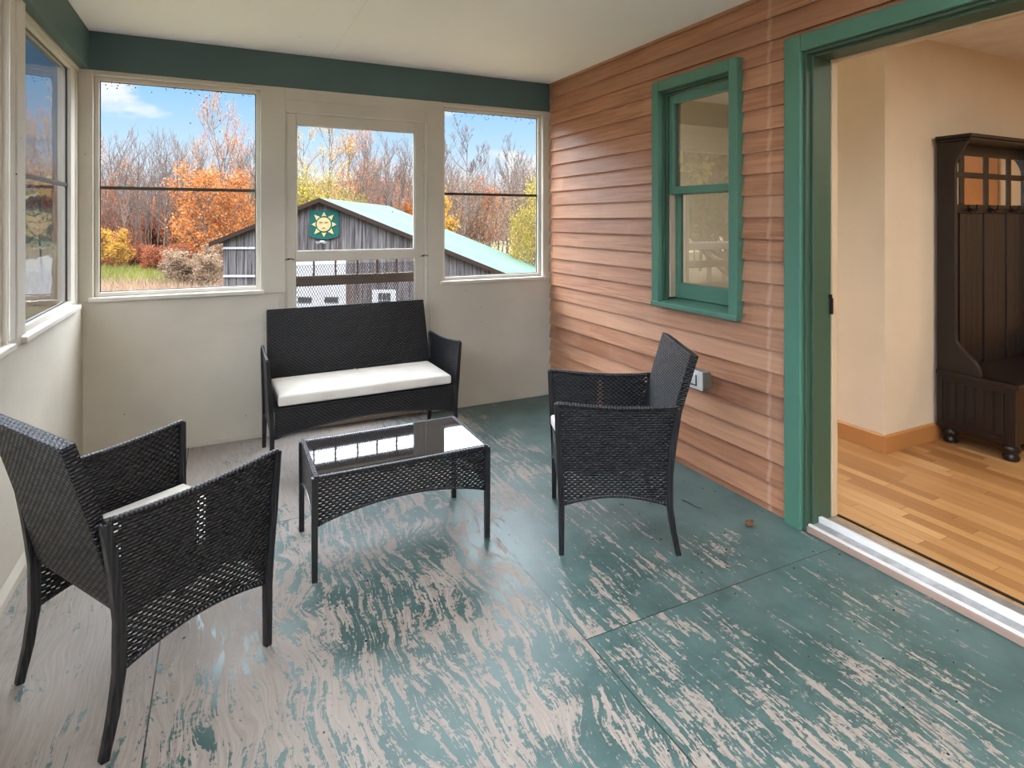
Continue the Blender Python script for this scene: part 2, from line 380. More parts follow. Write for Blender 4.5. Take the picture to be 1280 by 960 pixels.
# ------------------------------------------------------------------ mesh builder
class MB:
    def __init__(s):
        s.v = []; s.f = []; s.uv = []
    def add(s, vs, fs, uvs=None):
        o = len(s.v); s.v += [tuple(v) for v in vs]
        for i, f in enumerate(fs):
            s.f.append(tuple(o + k for k in f))
            s.uv.append(uvs[i] if uvs else [(0, 0)] * len(f))
        return s
    def box(s, x0, x1, y0, y1, z0, z1):
        v = [(x, y, z) for x in (x0, x1) for y in (y0, y1) for z in (z0, z1)]
        return s.add(v, [(0, 1, 3, 2), (4, 6, 7, 5), (0, 4, 5, 1), (2, 3, 7, 6), (0, 2, 6, 4), (1, 5, 7, 3)])
    def prism(s, pts, axis, a, b):
        """extrude a 2-D outline along axis: x -> pts are (y,z); y -> (x,z); z -> (x,y)"""
        def P(p, t): return {'x': (t, p[0], p[1]), 'y': (p[0], t, p[1]), 'z': (p[0], p[1], t)}[axis]
        n = len(pts); v = [P(p, a) for p in pts] + [P(p, b) for p in pts]
        fs = [tuple(range(n)), tuple(range(2 * n - 1, n - 1, -1))]
        fs += [(i, n + i, n + (i + 1) % n, (i + 1) % n) for i in range(n)]
        return s.add(v, fs)
    def tube(s, pts, rad, n=8, cap=True, sq=False, ref=None):
        pts = [Vector(p) for p in pts]
        if not hasattr(rad, '__len__'): rad = [rad] * len(pts)
        vs, fs, uvs = [], [], []
        ref0 = Vector(ref) if ref else Vector((1, 0, 0)); L = 0
        for i, p in enumerate(pts):
            d = (pts[min(i + 1, len(pts) - 1)] - pts[max(i - 1, 0)]).normalized()
            ref = ref0 if abs(d.dot(ref0)) < .95 else Vector((0, 1, 0.1)).normalized()
            a = d.cross(ref).normalized(); b = d.cross(a).normalized()
            for k in range(n):
                t = 2 * math.pi * (k + (.5 if sq else 0)) / n
                q = 1.414 if sq and n == 4 else 1
                vs.append(p + (a * math.cos(t) + b * math.sin(t)) * rad[i] * q)
        for i in range(len(pts) - 1):
            for k in range(n):
                fs.append((i * n + k, i * n + (k + 1) % n, (i + 1) * n + (k + 1) % n, (i + 1) * n + k))
        if cap:
            fs.append(tuple(range(n - 1, -1, -1))); fs.append(tuple((len(pts) - 1) * n + k for k in range(n)))
        return s.add(vs, fs)
    def lathe(s, prof, c=(0, 0), n=20):
        vs = [(c[0] + r * math.cos(2 * math.pi * k / n), c[1] + r * math.sin(2 * math.pi * k / n), z) for r, z in prof for k in range(n)]
        fs = [(i * n + k, i * n + (k + 1) % n, (i + 1) * n + (k + 1) % n, (i + 1) * n + k) for i in range(len(prof) - 1) for k in range(n)]
        fs += [tuple(range(n - 1, -1, -1)), tuple((len(prof) - 1) * n + k for k in range(n))]
        return s.add(vs, fs)
    def sheet(s, P, UV, ns, nt, nrm, th):
        """woven sheet: P(s,t) mid surface, nrm(s,t) unit normal, th thickness"""
        def grid(sg):
            return [Vector(P(i / ns, j / nt)) + Vector(nrm(i / ns, j / nt)) * sg * th / 2 for i in range(ns + 1) for j in range(nt + 1)]
        ix = lambda i, j, o: o + i * (nt + 1) + j
        N = (ns + 1) * (nt + 1); vs = grid(1) + grid(-1); fs, uvs = [], []
        for i in range(ns):
            for j in range(nt):
                uu = [UV(a / ns, b / nt) for a, b in ((i, j), (i + 1, j), (i + 1, j + 1), (i, j + 1))]
                fs.append((ix(i, j, 0), ix(i + 1, j, 0), ix(i + 1, j + 1, 0), ix(i, j + 1, 0))); uvs.append(uu)
                fs.append((ix(i, j, N), ix(i, j + 1, N), ix(i + 1, j + 1, N), ix(i + 1, j, N))); uvs.append([uu[0], uu[3], uu[2], uu[1]])
        def rim(a, b):
            def co(k): return UV((k // (nt + 1)) / ns, (k % (nt + 1)) / nt)
            p, q = co(a), co(b); sd = abs(p[0] - q[0]) < abs(p[1] - q[1]); du, dv = (th, 0) if sd else (0, th)
            fs.append((a, a + N, b + N, b)); uvs.append([p, (p[0] + du, p[1] + dv), (q[0] + du, q[1] + dv), q])
        for i in range(ns): rim(ix(i, 0, 0), ix(i + 1, 0, 0)); rim(ix(i + 1, nt, 0), ix(i, nt, 0))
        for j in range(nt): rim(ix(0, j + 1, 0), ix(0, j, 0)); rim(ix(ns, j, 0), ix(ns, j + 1, 0))
        return s.add(vs, fs, uvs)
    def build(s, name, mat, parent=None, bevel=0, smooth=False, seg=2):
        me = bpy.data.meshes.new(name); me.from_pydata(s.v, [], s.f)
        ul = me.uv_layers.new(name='UVMap')
        flat = [c for f in s.uv for p in f for c in p]
        ul.data.foreach_set('uv', flat)
        me.validate(); me.update()
        me.materials.append(mat)
        if smooth: me.polygons.foreach_set('use_smooth', [True] * len(me.polygons))
        o = bpy.data.objects.new(name, me); COL.objects.link(o)
        if parent: o.parent = parent
        bm = bmesh.new(); bm.from_mesh(me); bmesh.ops.recalc_face_normals(bm, faces=bm.faces); bm.to_mesh(me); bm.free()
        if bevel:
            b = o.modifiers.new('edge', 'BEVEL'); b.width = bevel; b.segments = seg; b.limit_method = 'ANGLE'; b.angle_limit = .6
        return o

def tag(o, label=None, cat=None, group=None, kind=None):
    if label: o['label'] = label
    if cat: o['category'] = cat
    if group: o['group'] = group
    if kind: o['kind'] = kind
    return o
def empty(name, loc=(0, 0, 0), rz=0, label=None, cat=None, group=None, kind=None):
    o = bpy.data.objects.new(name, None); COL.objects.link(o); o.empty_display_size = .1
    o.location = loc; o.rotation_euler = (0, 0, rz)
    return tag(o, label, cat, group, kind)
def copy_tree(o, parent=None):
    c = o.copy(); COL.objects.link(c)
    if parent: c.parent = parent
    for ch in list(o.children): copy_tree(ch, c)
    return c
def struct(mb, name, mat, label, cat, bevel=0):
    return tag(mb.build(name, mat, bevel=bevel), label, cat, kind='structure')

# ------------------------------------------------------------------ porch shell
XL, XR, YB, ZC = -.69, 2.27, 3.96, 2.39
YR = -2.7                       # rear end of the porch, behind the camera
struct(MB().box(XL - .2, XR + .02, YR - .2, YB + .2, -.12, 0), 'floor', M['floor'],
       'plywood porch floor in worn green paint', 'floor')
struct(MB().box(XL - .25, XR + .02, YR - .25, YB + .25, ZC, ZC + .12), 'ceiling', M['ceiling'],
       'flat off-white porch ceiling with dirt specks', 'ceiling')
struct(MB().box(XL - .11, XR - .002, YB, YB + .12, 2.175, ZC), 'trim_1', M['green_beam'],
       'dark green beam along the top of the back wall', 'beam', .004)
struct(MB().box(XL - .11, -.66, YR, YB - .001, 2.175, ZC), 'trim_2', M['green_beam'],
       'dark green beam above the left side windows', 'beam', .004)

# back wall: knee walls, posts, header over the door
w = MB()
w.box(XL - .1, .355, YB, YB + .09, 0, .885)          # knee wall left of door
w.box(1.285, XR, YB, YB + .09, 0, .885)              # knee wall right of door
w.box(XL - .1, -.645, YB + .001, YB + .1, .885, 2.175)
w.box(.212, .355, YB, YB + .1, .885, 2.175)          # post
w.box(1.285, 1.40, YB, YB + .1, .885, 2.175)
w.box(2.205, XR, YB, YB + .1, .885, 2.175)
w.box(.355, 1.285, YB + .001, YB + .1, 2.03, 2.175)  # header over the door
w.box(-.645, .212, YB + .002, YB + .1, 2.15, 2.175); w.box(1.40, 2.205, YB + .002, YB + .1, 2.15, 2.175)
wall_back = struct(w, 'wall_back', M['beige'], 'beige painted plywood back wall below and between the screened openings', 'wall', .003)
t = MB()
t.box(.316, .342, YB - .008, YB, .02, .87); t.box(1.30, 1.338, YB - .008, YB, .02, .89)
t.box(XL, .318, YB - .006, YB, 0, .032); t.box(1.30, XR, YB - .006, YB, 0, .032)
t.box(.355, 1.285, YB - .004, YB + .001, 2.10, 2.105)
t.build('batten', M['beige'], wall_back, .002)

# left wall
w = MB()
w.box(XL - .1, XL, YR, YB, 0, .87)
w.box(XL - .1, XL - .02, 3.90, YB, .87, 2.175)
posts = [(2.70, 2.865), (1.42, 1.585), (.14, .305), (-1.14, -.975), (-2.7, -2.4)]
for a, b in posts: w.box(XL - .1, XL, a, b, .87, 2.175)
w.box(XL - .1, XL - .012, YR, YB, 2.155, 2.175)
wall_left = struct(w, 'wall_left', M['beige'], 'beige painted left porch wall with window posts', 'wall', .003)
t = MB()
t.box(XL, XL + .010, 2.765, 2.865, .905, 2.175); t.box(XL, XL + .006, 2.700, 2.76, .905, 2.175)
t.build('casing', M['cream'], wall_left, .002)
t = MB().prism([(XL, 0), (XL + .016, 0), (XL + .016, .03), (XL, .06)], 'y', YR, YB)
tag(t.build('baseboard_left', M['beige']), 'low beige baseboard along the left wall', 'baseboard', kind='structure')

# rear end of the porch (behind the camera): unseen, made solid to shut out daylight from behind
w = MB(); w.box(XL - .1, XR, YR - .1, YR, 0, .87)
w.box(XL - .1, XR, YR - .1, YR, .87, 2.175)
w.box(XL - .1, XR, YR - .1, YR, 2.175, ZC)
struct(w, 'wall_rear', M['beige'], 'beige porch wall at the far end behind the viewer', 'wall')

def porch_window(name, axis, a0, a1, z0, z1, c0, depth, zr, pane, label, sgn, sill_out=.02, open_end=None, far_stile=0):
    """framed opening. axis 'x': in a wall running along X at y=c0; 'y': in a wall running along Y at x=c0."""
    root = empty(name, (0, 0, 0), 0, label, 'window', None, 'structure')
    def bx(mb, p0, p1, d0, d1, z0_, z1_):
        lo, hi = sorted((c0 + sgn * d0, c0 + sgn * d1))
        if axis == 'x': mb.box(p0, p1, lo, hi, z0_, z1_)
        else: mb.box(lo, hi, p0, p1, z0_, z1_)
    fw = .024
    f = MB()
    if far_stile: bx(f, a1 - far_stile, a1 - .004, depth - .012, depth + .02, z0, z1 - .002); a1 -= far_stile - fw - .001
    bx(f, a0, a0 + fw, depth - .018, depth + .02, z0, z1); bx(f, a1 - fw, a1, depth - .018, depth + .02, z0, z1)
    bx(f, a0 + fw, a1 - fw, depth - .018, depth + .02, z1 - fw, z1); bx(f, a0 + fw, a1 - fw, depth - .018, depth + .02, z0, z0 + fw)
    f.build('frame', M['cream'], root, .003)
    r = MB(); bx(r, a0 + fw, a1 - fw, depth - .004, depth + .012, zr - .009, zr + .009); r.build('meeting_rail', M['rail_dark'], root)
    k = MB()
    for q0, q1, zz0, zz1 in ((a0 + fw, a0 + fw + .005, z0 + fw, z1 - fw), (a1 - fw - .005, a1 - fw, z0 + fw, z1 - fw), (a0 + fw, a1 - fw, z0 + fw, z0 + fw + .005), (a0 + fw, a1 - fw, z1 - fw - .004, z1 - fw)):
        bx(k, q0, q1, depth - .002, depth + .006, zz0, zz1)
    k.build('gasket', M['rail_dark'], root)
    for zz0, zz1 in ((z0 + fw, zr - .009), (zr + .009, z1 - fw)):
        p = MB(); bx(p, a0 + fw, a1 - fw, depth + .002, depth + .0035, zz0, zz1); p.build('pane', M[pane], root)
    s = MB(); bx(s, a0 - .02, a1 + (.02 if open_end is None else open_end), -sill_out, depth + .03, z0 - .024, z0); s.build('sill', M['cream'], root, .004)
    return root
porch_window('window_1', 'x', -.645, .212, .91, 2.15, YB, .055, 1.524, 'pane', 'large screened window opening in the back wall left of the screen door', 1)
porch_window('window_2', 'x', 1.40, 2.205, .91, 2.15, YB, .055, 1.53, 'pane', 'screened window opening in the back wall between screen door and wood siding', 1)
porch_window('window_3', 'y', 2.865, 3.90, .895, 2.155, XL, .035, 1.524, 'pane_corner', 'glossy side window in the left wall next to the corner', -1, far_stile=.13)
for i, (a, b) in enumerate(((1.585, 2.70), (.305, 1.42), (-.975, .14), (-2.4, -1.14))):
    porch_window('window_%d' % (4 + i), 'y', a, b, .895, 2.155, XL, .035, 1.524, 'pane_side',
                 ('side window of the left wall cut off by the picture edge', 'side window of the left wall beside the viewer',
                  'side window of the left wall just behind the viewer', 'last side window of the left wall')[i], -1)

# screen door
door = empty('door_1', (.82, YB, 0), 0, 'beige screen door with clear upper pane and metal mesh below', 'door', None, 'structure')
def dbox(mb, x0, x1, y0, y1, z0, z1): return mb.box(x0 - .82, x1 - .82, y0, y1, z0, z1)
m = MB(); dbox(m, .362, .420, .008, .042, .003, 2.018); dbox(m, 1.196, 1.262, .008, .042, .003, 2.018)
dbox(m, .420, 1.196, .008, .042, 1.950, 2.018); dbox(m, .420, 1.196, .008, .042, 1.076, 1.136); dbox(m, .420, 1.196, .008, .042, .003, .16)
m.build('door_frame', M['beige'], door, .004)
m = MB(); dbox(m, .420, .428, .014, .03, 1.136, 1.95); dbox(m, 1.188, 1.196, .014, .03, 1.136, 1.95); dbox(m, .428, 1.188, .014, .03, 1.136, 1.146); dbox(m, .428, 1.188, .014, .03, 1.941, 1.95)
m.build('bead', M['cream'], door, .002)
m = MB(); dbox(m, .428, 1.188, .022, .0235, 1.146, 1.941); m.build('pane', M['pane'], door)
m = MB()                                             # expanded metal mesh: staggered diamonds
CW, CH = .0165, .032; nx = int(.776 / CW); nz = int(.916 / CH)
for i in range(nx + 1):
    for sg in (1, -1):
        vs = []; x0 = -.400 + i * CW
        for k in range(nz * 2 + 1):
            xx = x0 + (sg * CW / 2 if k % 2 else 0); xx = min(max(xx, -.4), .376); z = .16 + k * CH / 2
            vs += [(xx - .0021, .024, z), (xx + .0021, .025, z)]
        m.add(vs, [(2 * k, 2 * k + 1, 2 * k + 3, 2 * k + 2) for k in range(nz * 2)])
m.build('mesh_screen', M['mesh'], door)
m = MB(); dbox(m, 1.262, 1.284, .0, .05, .0, 2.03); dbox(m, .356, .362, .0, .05, .0, 2.03); dbox(m, .362, 1.262, 0, .05, 2.018, 2.03)
m.build('door_stop', M['cream'], door, .003)
for x in (1.235, .352):
    m = MB(); m.tube([(x - .82, .004, 1.09), (x - .82 + .03, -.004, 1.098), (x - .82 + .055, .002, 1.092)], .0035, 6); m.tube([(x - .82 + .02, .008, 1.094), (x - .82 + .02, -.006, 1.094)], .006, 6)
    m.build('hook_latch', M['black_iron'], door)

# ------------------------------------------------------------------ house wall on the right
WY0, WY1, WZ0, WZ1 = 2.09, 2.70, .865, 2.12         # window opening (outside of casing minus a little)
DY0, DY1, DZ1 = -.08, 1.81, 2.13                    # sliding doorway
w = MB()
def clap(za, zb, y0, y1, base):
    if y1 - y0 < .01 or zb - za < .003: return
    def fx(zz): return XR - .012 + .016 * (zz - base) / EXPO
    w.prism([(fx(zb), zb), (XR + .03, zb), (XR + .03, za), (fx(za), za)], 'y', y0, y1)
z = Z0 - EXPO
OPEN = [(DY0, DY1, -1, DZ1), (WY0, WY1, WZ0, WZ1)]
while z < ZC:
    a, b = max(z, 0), min(z + EXPO, ZC)
    y = YR
    for c0, c1, o0, o1 in OPEN:
        clap(a, b, y, c0, z); y = c1
        if b > o1: clap(max(a, o1), b, c0, c1, z)
        if a < o0: clap(a, min(b, o0), c0, c1, z)
    clap(a, b, y, YB - .001, z)
    z += EXPO
wall_right = struct(w, 'wall_right', M['siding'], 'reddish cedar clapboard house wall along the right side', 'wall')
w = MB()                                             # plaster side of the same wall
X0, X1 = XR + .03, 2.415
w.box(X0, X1, WY1 - .02, YB + .25, 0, 2.5); w.box(X0, X1, DY1 - .08, WY0 + .02, 0, 2.5); w.box(X0, X1, -7, DY0 + .08, 0, 2.5)
w.box(X0, X1, WY0 + .02, WY1 - .02, 0, WZ0 + .02); w.box(X0, X1, WY0 + .02, WY1 - .02, WZ1 - .02, 2.5); w.box(X0, X1, DY0 + .08, DY1 - .08, DZ1 - .05, 2.5)
w.build('plaster_side', M['plaster'], wall_right)

# green house window
win = empty('window_8', (XR, 0, 0), 0, 'green framed double-hung house window in the cedar siding', 'window', None, 'structure')
m = MB()
CF = -.044
m.box(CF, .03, 2.08, 2.135, .872, 2.132); m.box(CF, .03, 2.655, 2.712, .872, 2.132)
m.box(CF, .03, 2.135, 2.655, 2.072, 2.132)
m.build('casing', M['green'], win, .004)
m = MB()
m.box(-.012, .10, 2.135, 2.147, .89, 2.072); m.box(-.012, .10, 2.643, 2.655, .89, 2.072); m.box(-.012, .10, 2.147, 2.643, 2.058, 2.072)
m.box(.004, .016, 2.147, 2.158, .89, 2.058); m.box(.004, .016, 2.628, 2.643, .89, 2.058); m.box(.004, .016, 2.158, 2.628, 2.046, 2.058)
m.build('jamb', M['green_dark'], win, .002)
m = MB().prism([(-.05, .853), (.10, .853), (.10, .905), (-.05, .878)], 'y', 2.078, 2.714)
m.build('sill', M['green'], win, .003)
def sash(x0, x1, y0, y1, z0, z1, st, top, bot, nm):
    m = MB(); m.box(x0, x1, y0, y0 + st, z0, z1); m.box(x0, x1, y1 - st, y1, z0, z1)
    m.box(x0, x1, y0 + st, y1 - st, z1 - top, z1); m.box(x0, x1, y0 + st, y1 - st, z0, z0 + bot)
    o = m.build(nm, M['green'], win, .003)
    g_ = MB().box((x0 + x1) / 2, (x0 + x1) / 2 + .003, y0 + st, y1 - st, z0 + bot, z1 - top); g_.build('pane', M['house_glass'], o)
sash(.018, .052, 2.150, 2.636, 1.487, 2.046, .038, .048, .042, 'upper_sash')
sash(.056, .09, 2.150, 2.636, .902, 1.520, .042, .036, .085, 'lower_sash')
m = MB().box(.018, .053, 2.618, 2.634, .905, 1.486); m.build('side_track', M['tan'], win)
m = MB().box(.018, .053, 2.150, 2.160, .905, 1.486); m.build('side_track', M['tan'], win)

# sliding doorway: green casing, jamb, sill
dw = empty('door_2', (XR, 0, 0), 0, 'open doorway into the house with green frame and metal sill', 'door', None, 'structure')
m = MB()
m.box(-.036, .03, 1.738, 1.822, 0, 2.142); m.box(-.036, .03, -.085, 0, 0, 2.142); m.box(-.036, .03, 0, 1.738, 2.068, 2.142)
m.build('casing', M['green'], dw, .005)
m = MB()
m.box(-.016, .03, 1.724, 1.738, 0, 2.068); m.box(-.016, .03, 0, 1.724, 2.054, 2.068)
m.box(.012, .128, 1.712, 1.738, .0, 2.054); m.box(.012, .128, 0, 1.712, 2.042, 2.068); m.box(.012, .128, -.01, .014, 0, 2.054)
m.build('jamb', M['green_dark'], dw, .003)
m = MB()
m.box(.128, .165, 1.706, 1.738, .04, 2.04); m.box(.128, .165, 0, 1.706, 2.036, 2.06); m.box(.128, .165, 0, .02, .04, 2.04)
m.build('inner_jamb', M['jamb_in'], dw, .003)
m = MB(); m.box(.118, .13, 1.702, 1.713, .93, 1.0); m.box(.112, .126, 1.704, 1.713, 1.0, 1.016); m.build('strike_plate', M['black_iron'], dw)
m = MB(); m.box(-.012, .02, 0, 1.735, 0, .026); m.build('sill_board', M['raw_wood'], dw, .002)
m = MB(); m.prism([(-.004, .026), (.172, .026), (.172, .040), (.07, .036), (-.004, .031)], 'y', 0.01, 1.72); sill = m.build('metal_sill', M['alu'], dw)
m = MB(); m.box(-.006, .004, .01, 1.722, .026, .034); m.build('nosing', M['alu_white'], sill)
m = MB(); m.box(.046, .066, .01, 1.712, .034, .058); m.build('track_rail', M['alu_white'], sill, .002)
m = MB(); m.box(.160, .170, .01, 1.706, .038, .046); m.build('inner_gap_strip', M['black_iron'], sill)

# outlet box
ob = empty('outlet_box', (XR - .014, 2.36, .515), 0, 'grey weatherproof outlet box on the cedar siding behind the right chair', 'outlet box')
m = MB().box(-.05, .014, -.075, .075, -.045, .045); m.build('box_body', M['steelbox'], ob, .006)
m = MB().box(-.057, -.05, -.078, .078, -.048, .048); m.build('cover_plate', M['steelplate'], ob, .003)
m = MB(); m.box(-.060, -.057, -.040, -.034, -.03, .026); m.box(-.060, -.057, .008, .013, -.03, .026); m.box(-.060, -.057, -.034, .008, -.03, -.025)
m.build('flap_outline', M['black_iron'], ob)
m = MB().tube([(-.062, .03, .03), (-.056, .03, .03)], .005, 8); m.build('screw', M['brass'], ob)

# ------------------------------------------------------------------ room beyond the doorway
ZI = .04
struct(MB().box(2.415, 7.2, -5, 4.2, -.06, ZI), 'floor_inner', M['strip'], 'glossy oak strip floor of the room inside', 'floor')
struct(MB().box(2.415, 7.2, -5, 4.2, 2.405, 2.5), 'ceiling_inner', M['inner_ceiling'], 'pale plaster ceiling of the room inside', 'ceiling')
struct(MB().box(3.327, 3.45, 2.17, 4.2, ZI, 2.405).box(3.327, 7.2, 2.05, 2.17, ZI, 2.405), 'wall_inner', M['plaster'], 'cream plaster wall corner inside the room', 'wall')
struct(MB().box(7.05, 7.2, -5, 2.05, ZI, 2.405), 'wall_far', M['plaster'], 'cream plaster wall at the far side of the room', 'wall')
struct(MB().box(2.415, 7.05, -5.1, -4.95, ZI, 2.405), 'wall_near', M['plaster'], 'cream plaster wall at the near end of the room', 'wall')
m = MB().prism([(0, ZI), (-.016, ZI), (-.016, ZI + .092), (-.008, ZI + .1), (0, ZI + .1)], 'y', 2.05, 4.2)
for i in range(len(m.v)): m.v[i] = (m.v[i][0] + 3.327, m.v[i][1], m.v[i][2])
m.prism([(2.05, ZI), (2.034, ZI), (2.034, ZI + .092), (2.042, ZI + .1), (2.05, ZI + .1)], 'x', 3.311, 7.05)
struct(m, 'baseboard_inner', M['oak'], 'oak baseboard around the inside wall corner', 'baseboard', .002)
struct(MB().box(7.03, 7.05, .45, .80, ZI, 2.1), 'trim_3', M['oak'], 'oak door casing on the far inside wall', 'trim')

# hall tree
ht = empty('hall_tree', (3.79, 2.03, ZI), 0, 'dark espresso hall tree bench with hooks and mirrored lattice top inside the room', 'hall tree')
LW = 1.06                                            # width along +X ; depth along -Y (front)
def curve_side():
    p = [(0, .40), (-.385, .40), (-.385, .425), (-.222, .425)]
    p += [(-.222, .44)]
    for i in range(9):                               # S-curve from seat up to the narrow upright
        t = i / 8; p.append((-.218 + .122 * (3 * t * t - 2 * t ** 3), .455 + .17 * t))
    p += [(-.095, 1.60)]
    for i in range(7):                               # bracket curve out to the cornice
        t = i / 6; p.append((-.095 - .06 * (1 - math.cos(t * math.pi / 2)), 1.60 + .14 * t))
    p += [(-.16, 1.755), (0, 1.755)]
    return p
cs = curve_side()
for x in (0, LW - .028):
    m = MB().prism(cs, 'x', x, x + .028); m.build('side_panel', M['hall'], ht, .003)
m = MB().box(-.02, LW + .02, -.19, .0, 1.772, 1.792); m.box(-.012, LW + .012, -.18, 0, 1.755, 1.772); m.build('cornice', M['hall'], ht, .004)
m = MB(); m.box(.028, LW - .028, -.385, -.012, .095, .40)
for i in range(7): y = -.05 - i * .047; m.box(-.0005, .004, y - .0, y + .004, .14, .36)
body = m
body.box(0.006, LW - .006, -.375, -.01, .10, .395)
for y0 in (-.385, -.03): body.box(0, .03, y0, y0 + .03, .09, .40)
body.box(0, .03, -.355, -.03, .09, .13); body.box(0, .03, -.355, -.03, .365, .40)
body.build('bench_box', M['hall'], ht, .002)
for i in range(7):
    y = -.065 - i * .044
    m = MB().box(.003, .0075, y, y + .0035, .135, .36); m.build('bead_groove', M['plaster_light'] if False else M['leg'], ht)
m = MB().box(-.012, LW + .012, -.405, 0, .40, .425); m.build('seat', M['hall'], ht, .004)
m = MB().box(.028, LW - .028, -.024, -.010, .425, 1.345)
m.build('back_panel', M['hall'], ht)
for i in range(16):
    x = .07 + i * .06
    m = MB().box(x, x + .0585, -.030, -.024, .44, 1.345); m.build('bead_board', M['hall'], ht, .003)
m = MB().box(.028, LW - .028, -.045, -.012, 1.345, 1.395); m.build('hook_rail', M['hall'], ht, .003)
sx = [.028, .17, .44, .705, .975]
for i, x in enumerate(sx):
    m = MB().box(x, x + .05, -.036, -.006, .425, 1.345).box(x, x + .05, -.036, -.006, 1.395, 1.755); m.build('stile', M['hall'], ht, .002)
m = MB().box(.028, LW - .028, -.038, -.008, 1.555, 1.59); m.box(.028, LW - .028, -.04, -.006, 1.69, 1.755); m.build('lattice_rail', M['hall'], ht, .002)
for i in range(4):
    for z0, z1 in ((1.395, 1.555), (1.59, 1.69)):
        m = MB().box(sx[i] + .05, sx[i + 1], -.031, -.027, z0, z1); m.build('mirror_pane', M['mirror'], ht)
for x in (.25, .48, .73, .93):
    m = MB(); m.tube([(x, -.045, 1.375), (x, -.07, 1.36), (x, -.085, 1.375), (x, -.088, 1.395)], .005, 6)
    m.tube([(x, -.045, 1.37), (x - .03, -.065, 1.35), (x - .034, -.075, 1.372)], .004, 6); m.tube([(x, -.045, 1.37), (x + .03, -.065, 1.35), (x + .034, -.075, 1.372)], .004, 6)
    m.box(x - .012, x + .012, -.049, -.044, 1.352, 1.39); m.build('coat_hook', M['black_iron'], ht)
for x in (.05, LW - .05):
    for y in (-.05, -.345):
        m = MB().lathe([(.022, 0), (.036, .006), (.040, .02), (.034, .034), (.03, .04), (.041, .05), (.044, .066), (.038, .082), (.03, .092), (.034, .098)], (x, y), 20)
        m.build('bun_foot', M['hall'], ht, smooth=True)

# ------------------------------------------------------------------ wicker suite
ARM_T, ARM_B = .612, .20
def rear_x(z):                                       # rear leg line (local x) against height
    pts = [(0, -.236), (.10, -.214), (.20, -.200), (.33, -.200), (.45, -.212), (.60, -.238)]
    for (a, xa), (b, xb) in zip(pts, pts[1:]):
        if z <= b: return xa + (xb - xa) * (z - a) / (b - a)
    return pts[-1][1]
def front_x(z): return .2325 + max(0, z - .2) * .05
def seat_piece(name, hw, label, cat, loc, ang, back_w):
    root = empty(name, loc, ang, label, cat)
    def arm_y(x, z, sg):                              # arms bow out a little towards the top front
        return sg * (hw + .022 * max(0, (z - .25) / .36) * (.35 + .65 * (x + .24) / .48))
    for sg in (1, -1):
        def P(s, t, sg=sg):
            zt = ARM_T - .016 * (1 - s) - .012 * math.sin(math.pi * s)
            zb = ARM_B + .036 * math.sin(math.pi * min(max(s, 0), 1)) ** .9
            z = zb + (zt - zb) * t
            xr, xf = rear_x(z), front_x(z); x = xr + (xf - xr) * s
            return (x, arm_y(x, z, sg), z)
        def UVf(s, t): p = P(s, t); return (p[0] + .5 + sg * .13, p[2])
        m = MB().sheet(P, UVf, 20, 14, lambda s, t: (0, 1, 0), .0014)
        arm = m.build('arm', M['weave_open'], root, smooth=False)
        MB().tube([P(i / 16, 1) for i in range(17)], .0085, 8, ref=(0, 1, 0)).build('top_rim', M['wrap'], arm, smooth=True)
        MB().tube([P(i / 16, 0) for i in range(17)], .008, 8, ref=(0, 1, 0)).build('lower_rim', M['wrap'], arm, smooth=True)
        # legs
        zs = [0, .05, .10, .15, .20, .27, .33, .40, .47, .54, .592]
        pr = [(rear_x(z), arm_y(rear_x(z), z, sg), z) for z in zs]
        l = MB().tube(pr, [.0105, .011, .012, .0125, .013, .013, .013, .013, .013, .012, .011], 4, sq=True, ref=(0, 1, 0)); l.build('rear_leg', M['wrap'], root, .003)
        zs2 = [0, .1, .2, .3, .4, .5, ARM_T]
        pf = [(front_x(z), arm_y(front_x(z), z, sg), z) for z in zs2]
        l = MB().tube(pf, [.0105, .0115, .012, .012, .012, .011, .010], 4, sq=True, ref=(0, 1, 0)); l.build('front_leg', M['wrap'], root, .003)
    # backrest: leaning woven slab
    zb0, zb1 = .355, .800
    def bx(z): return -.186 - .118 * ((z - zb0) / (zb1 - zb0)) ** 1.15
    def hwz(z): return (hw - .012) + (back_w - hw + .012) * (z - zb0) / (zb1 - zb0)
    def PB(s, t): z = zb0 + (zb1 - zb0) * t; return (bx(z), (2 * s - 1) * hwz(z), z)
    def UB(s, t): p = PB(s, t); return (p[1] + 2, p[2])
    m = MB().sheet(PB, UB, 16, 14, lambda s, t: (.966, 0, .26), .034)
    m.build('backrest', M['weave'], root, .004)
    # seat deck and front / rear aprons
    hs = hw - .012
    m = MB().box(-.19, .226, -hs, hs, .328, .352); m.build('seat', M['wrap'], root, .004)
    n = 24
    def PA(s, t):
        zb = ARM_B + .055 * math.sin(math.pi * s) ** .8; z = zb + (.345 - zb) * t
        return (front_x(.25) + .002, (2 * s - 1) * hs, z)
    def UA(s, t): p = PA(s, t); return (p[1] + 2, p[2] + .25)
    m = MB().sheet(PA, UA, n, 6, lambda s, t: (1, 0, 0), .010); m.build('front_apron', M['weave'], root)
    m = MB().tube([PA(i / n, 0) for i in range(n + 1)], .006, 6); m.build('apron_rim', M['wrap'], root, smooth=True)
    return root, hs

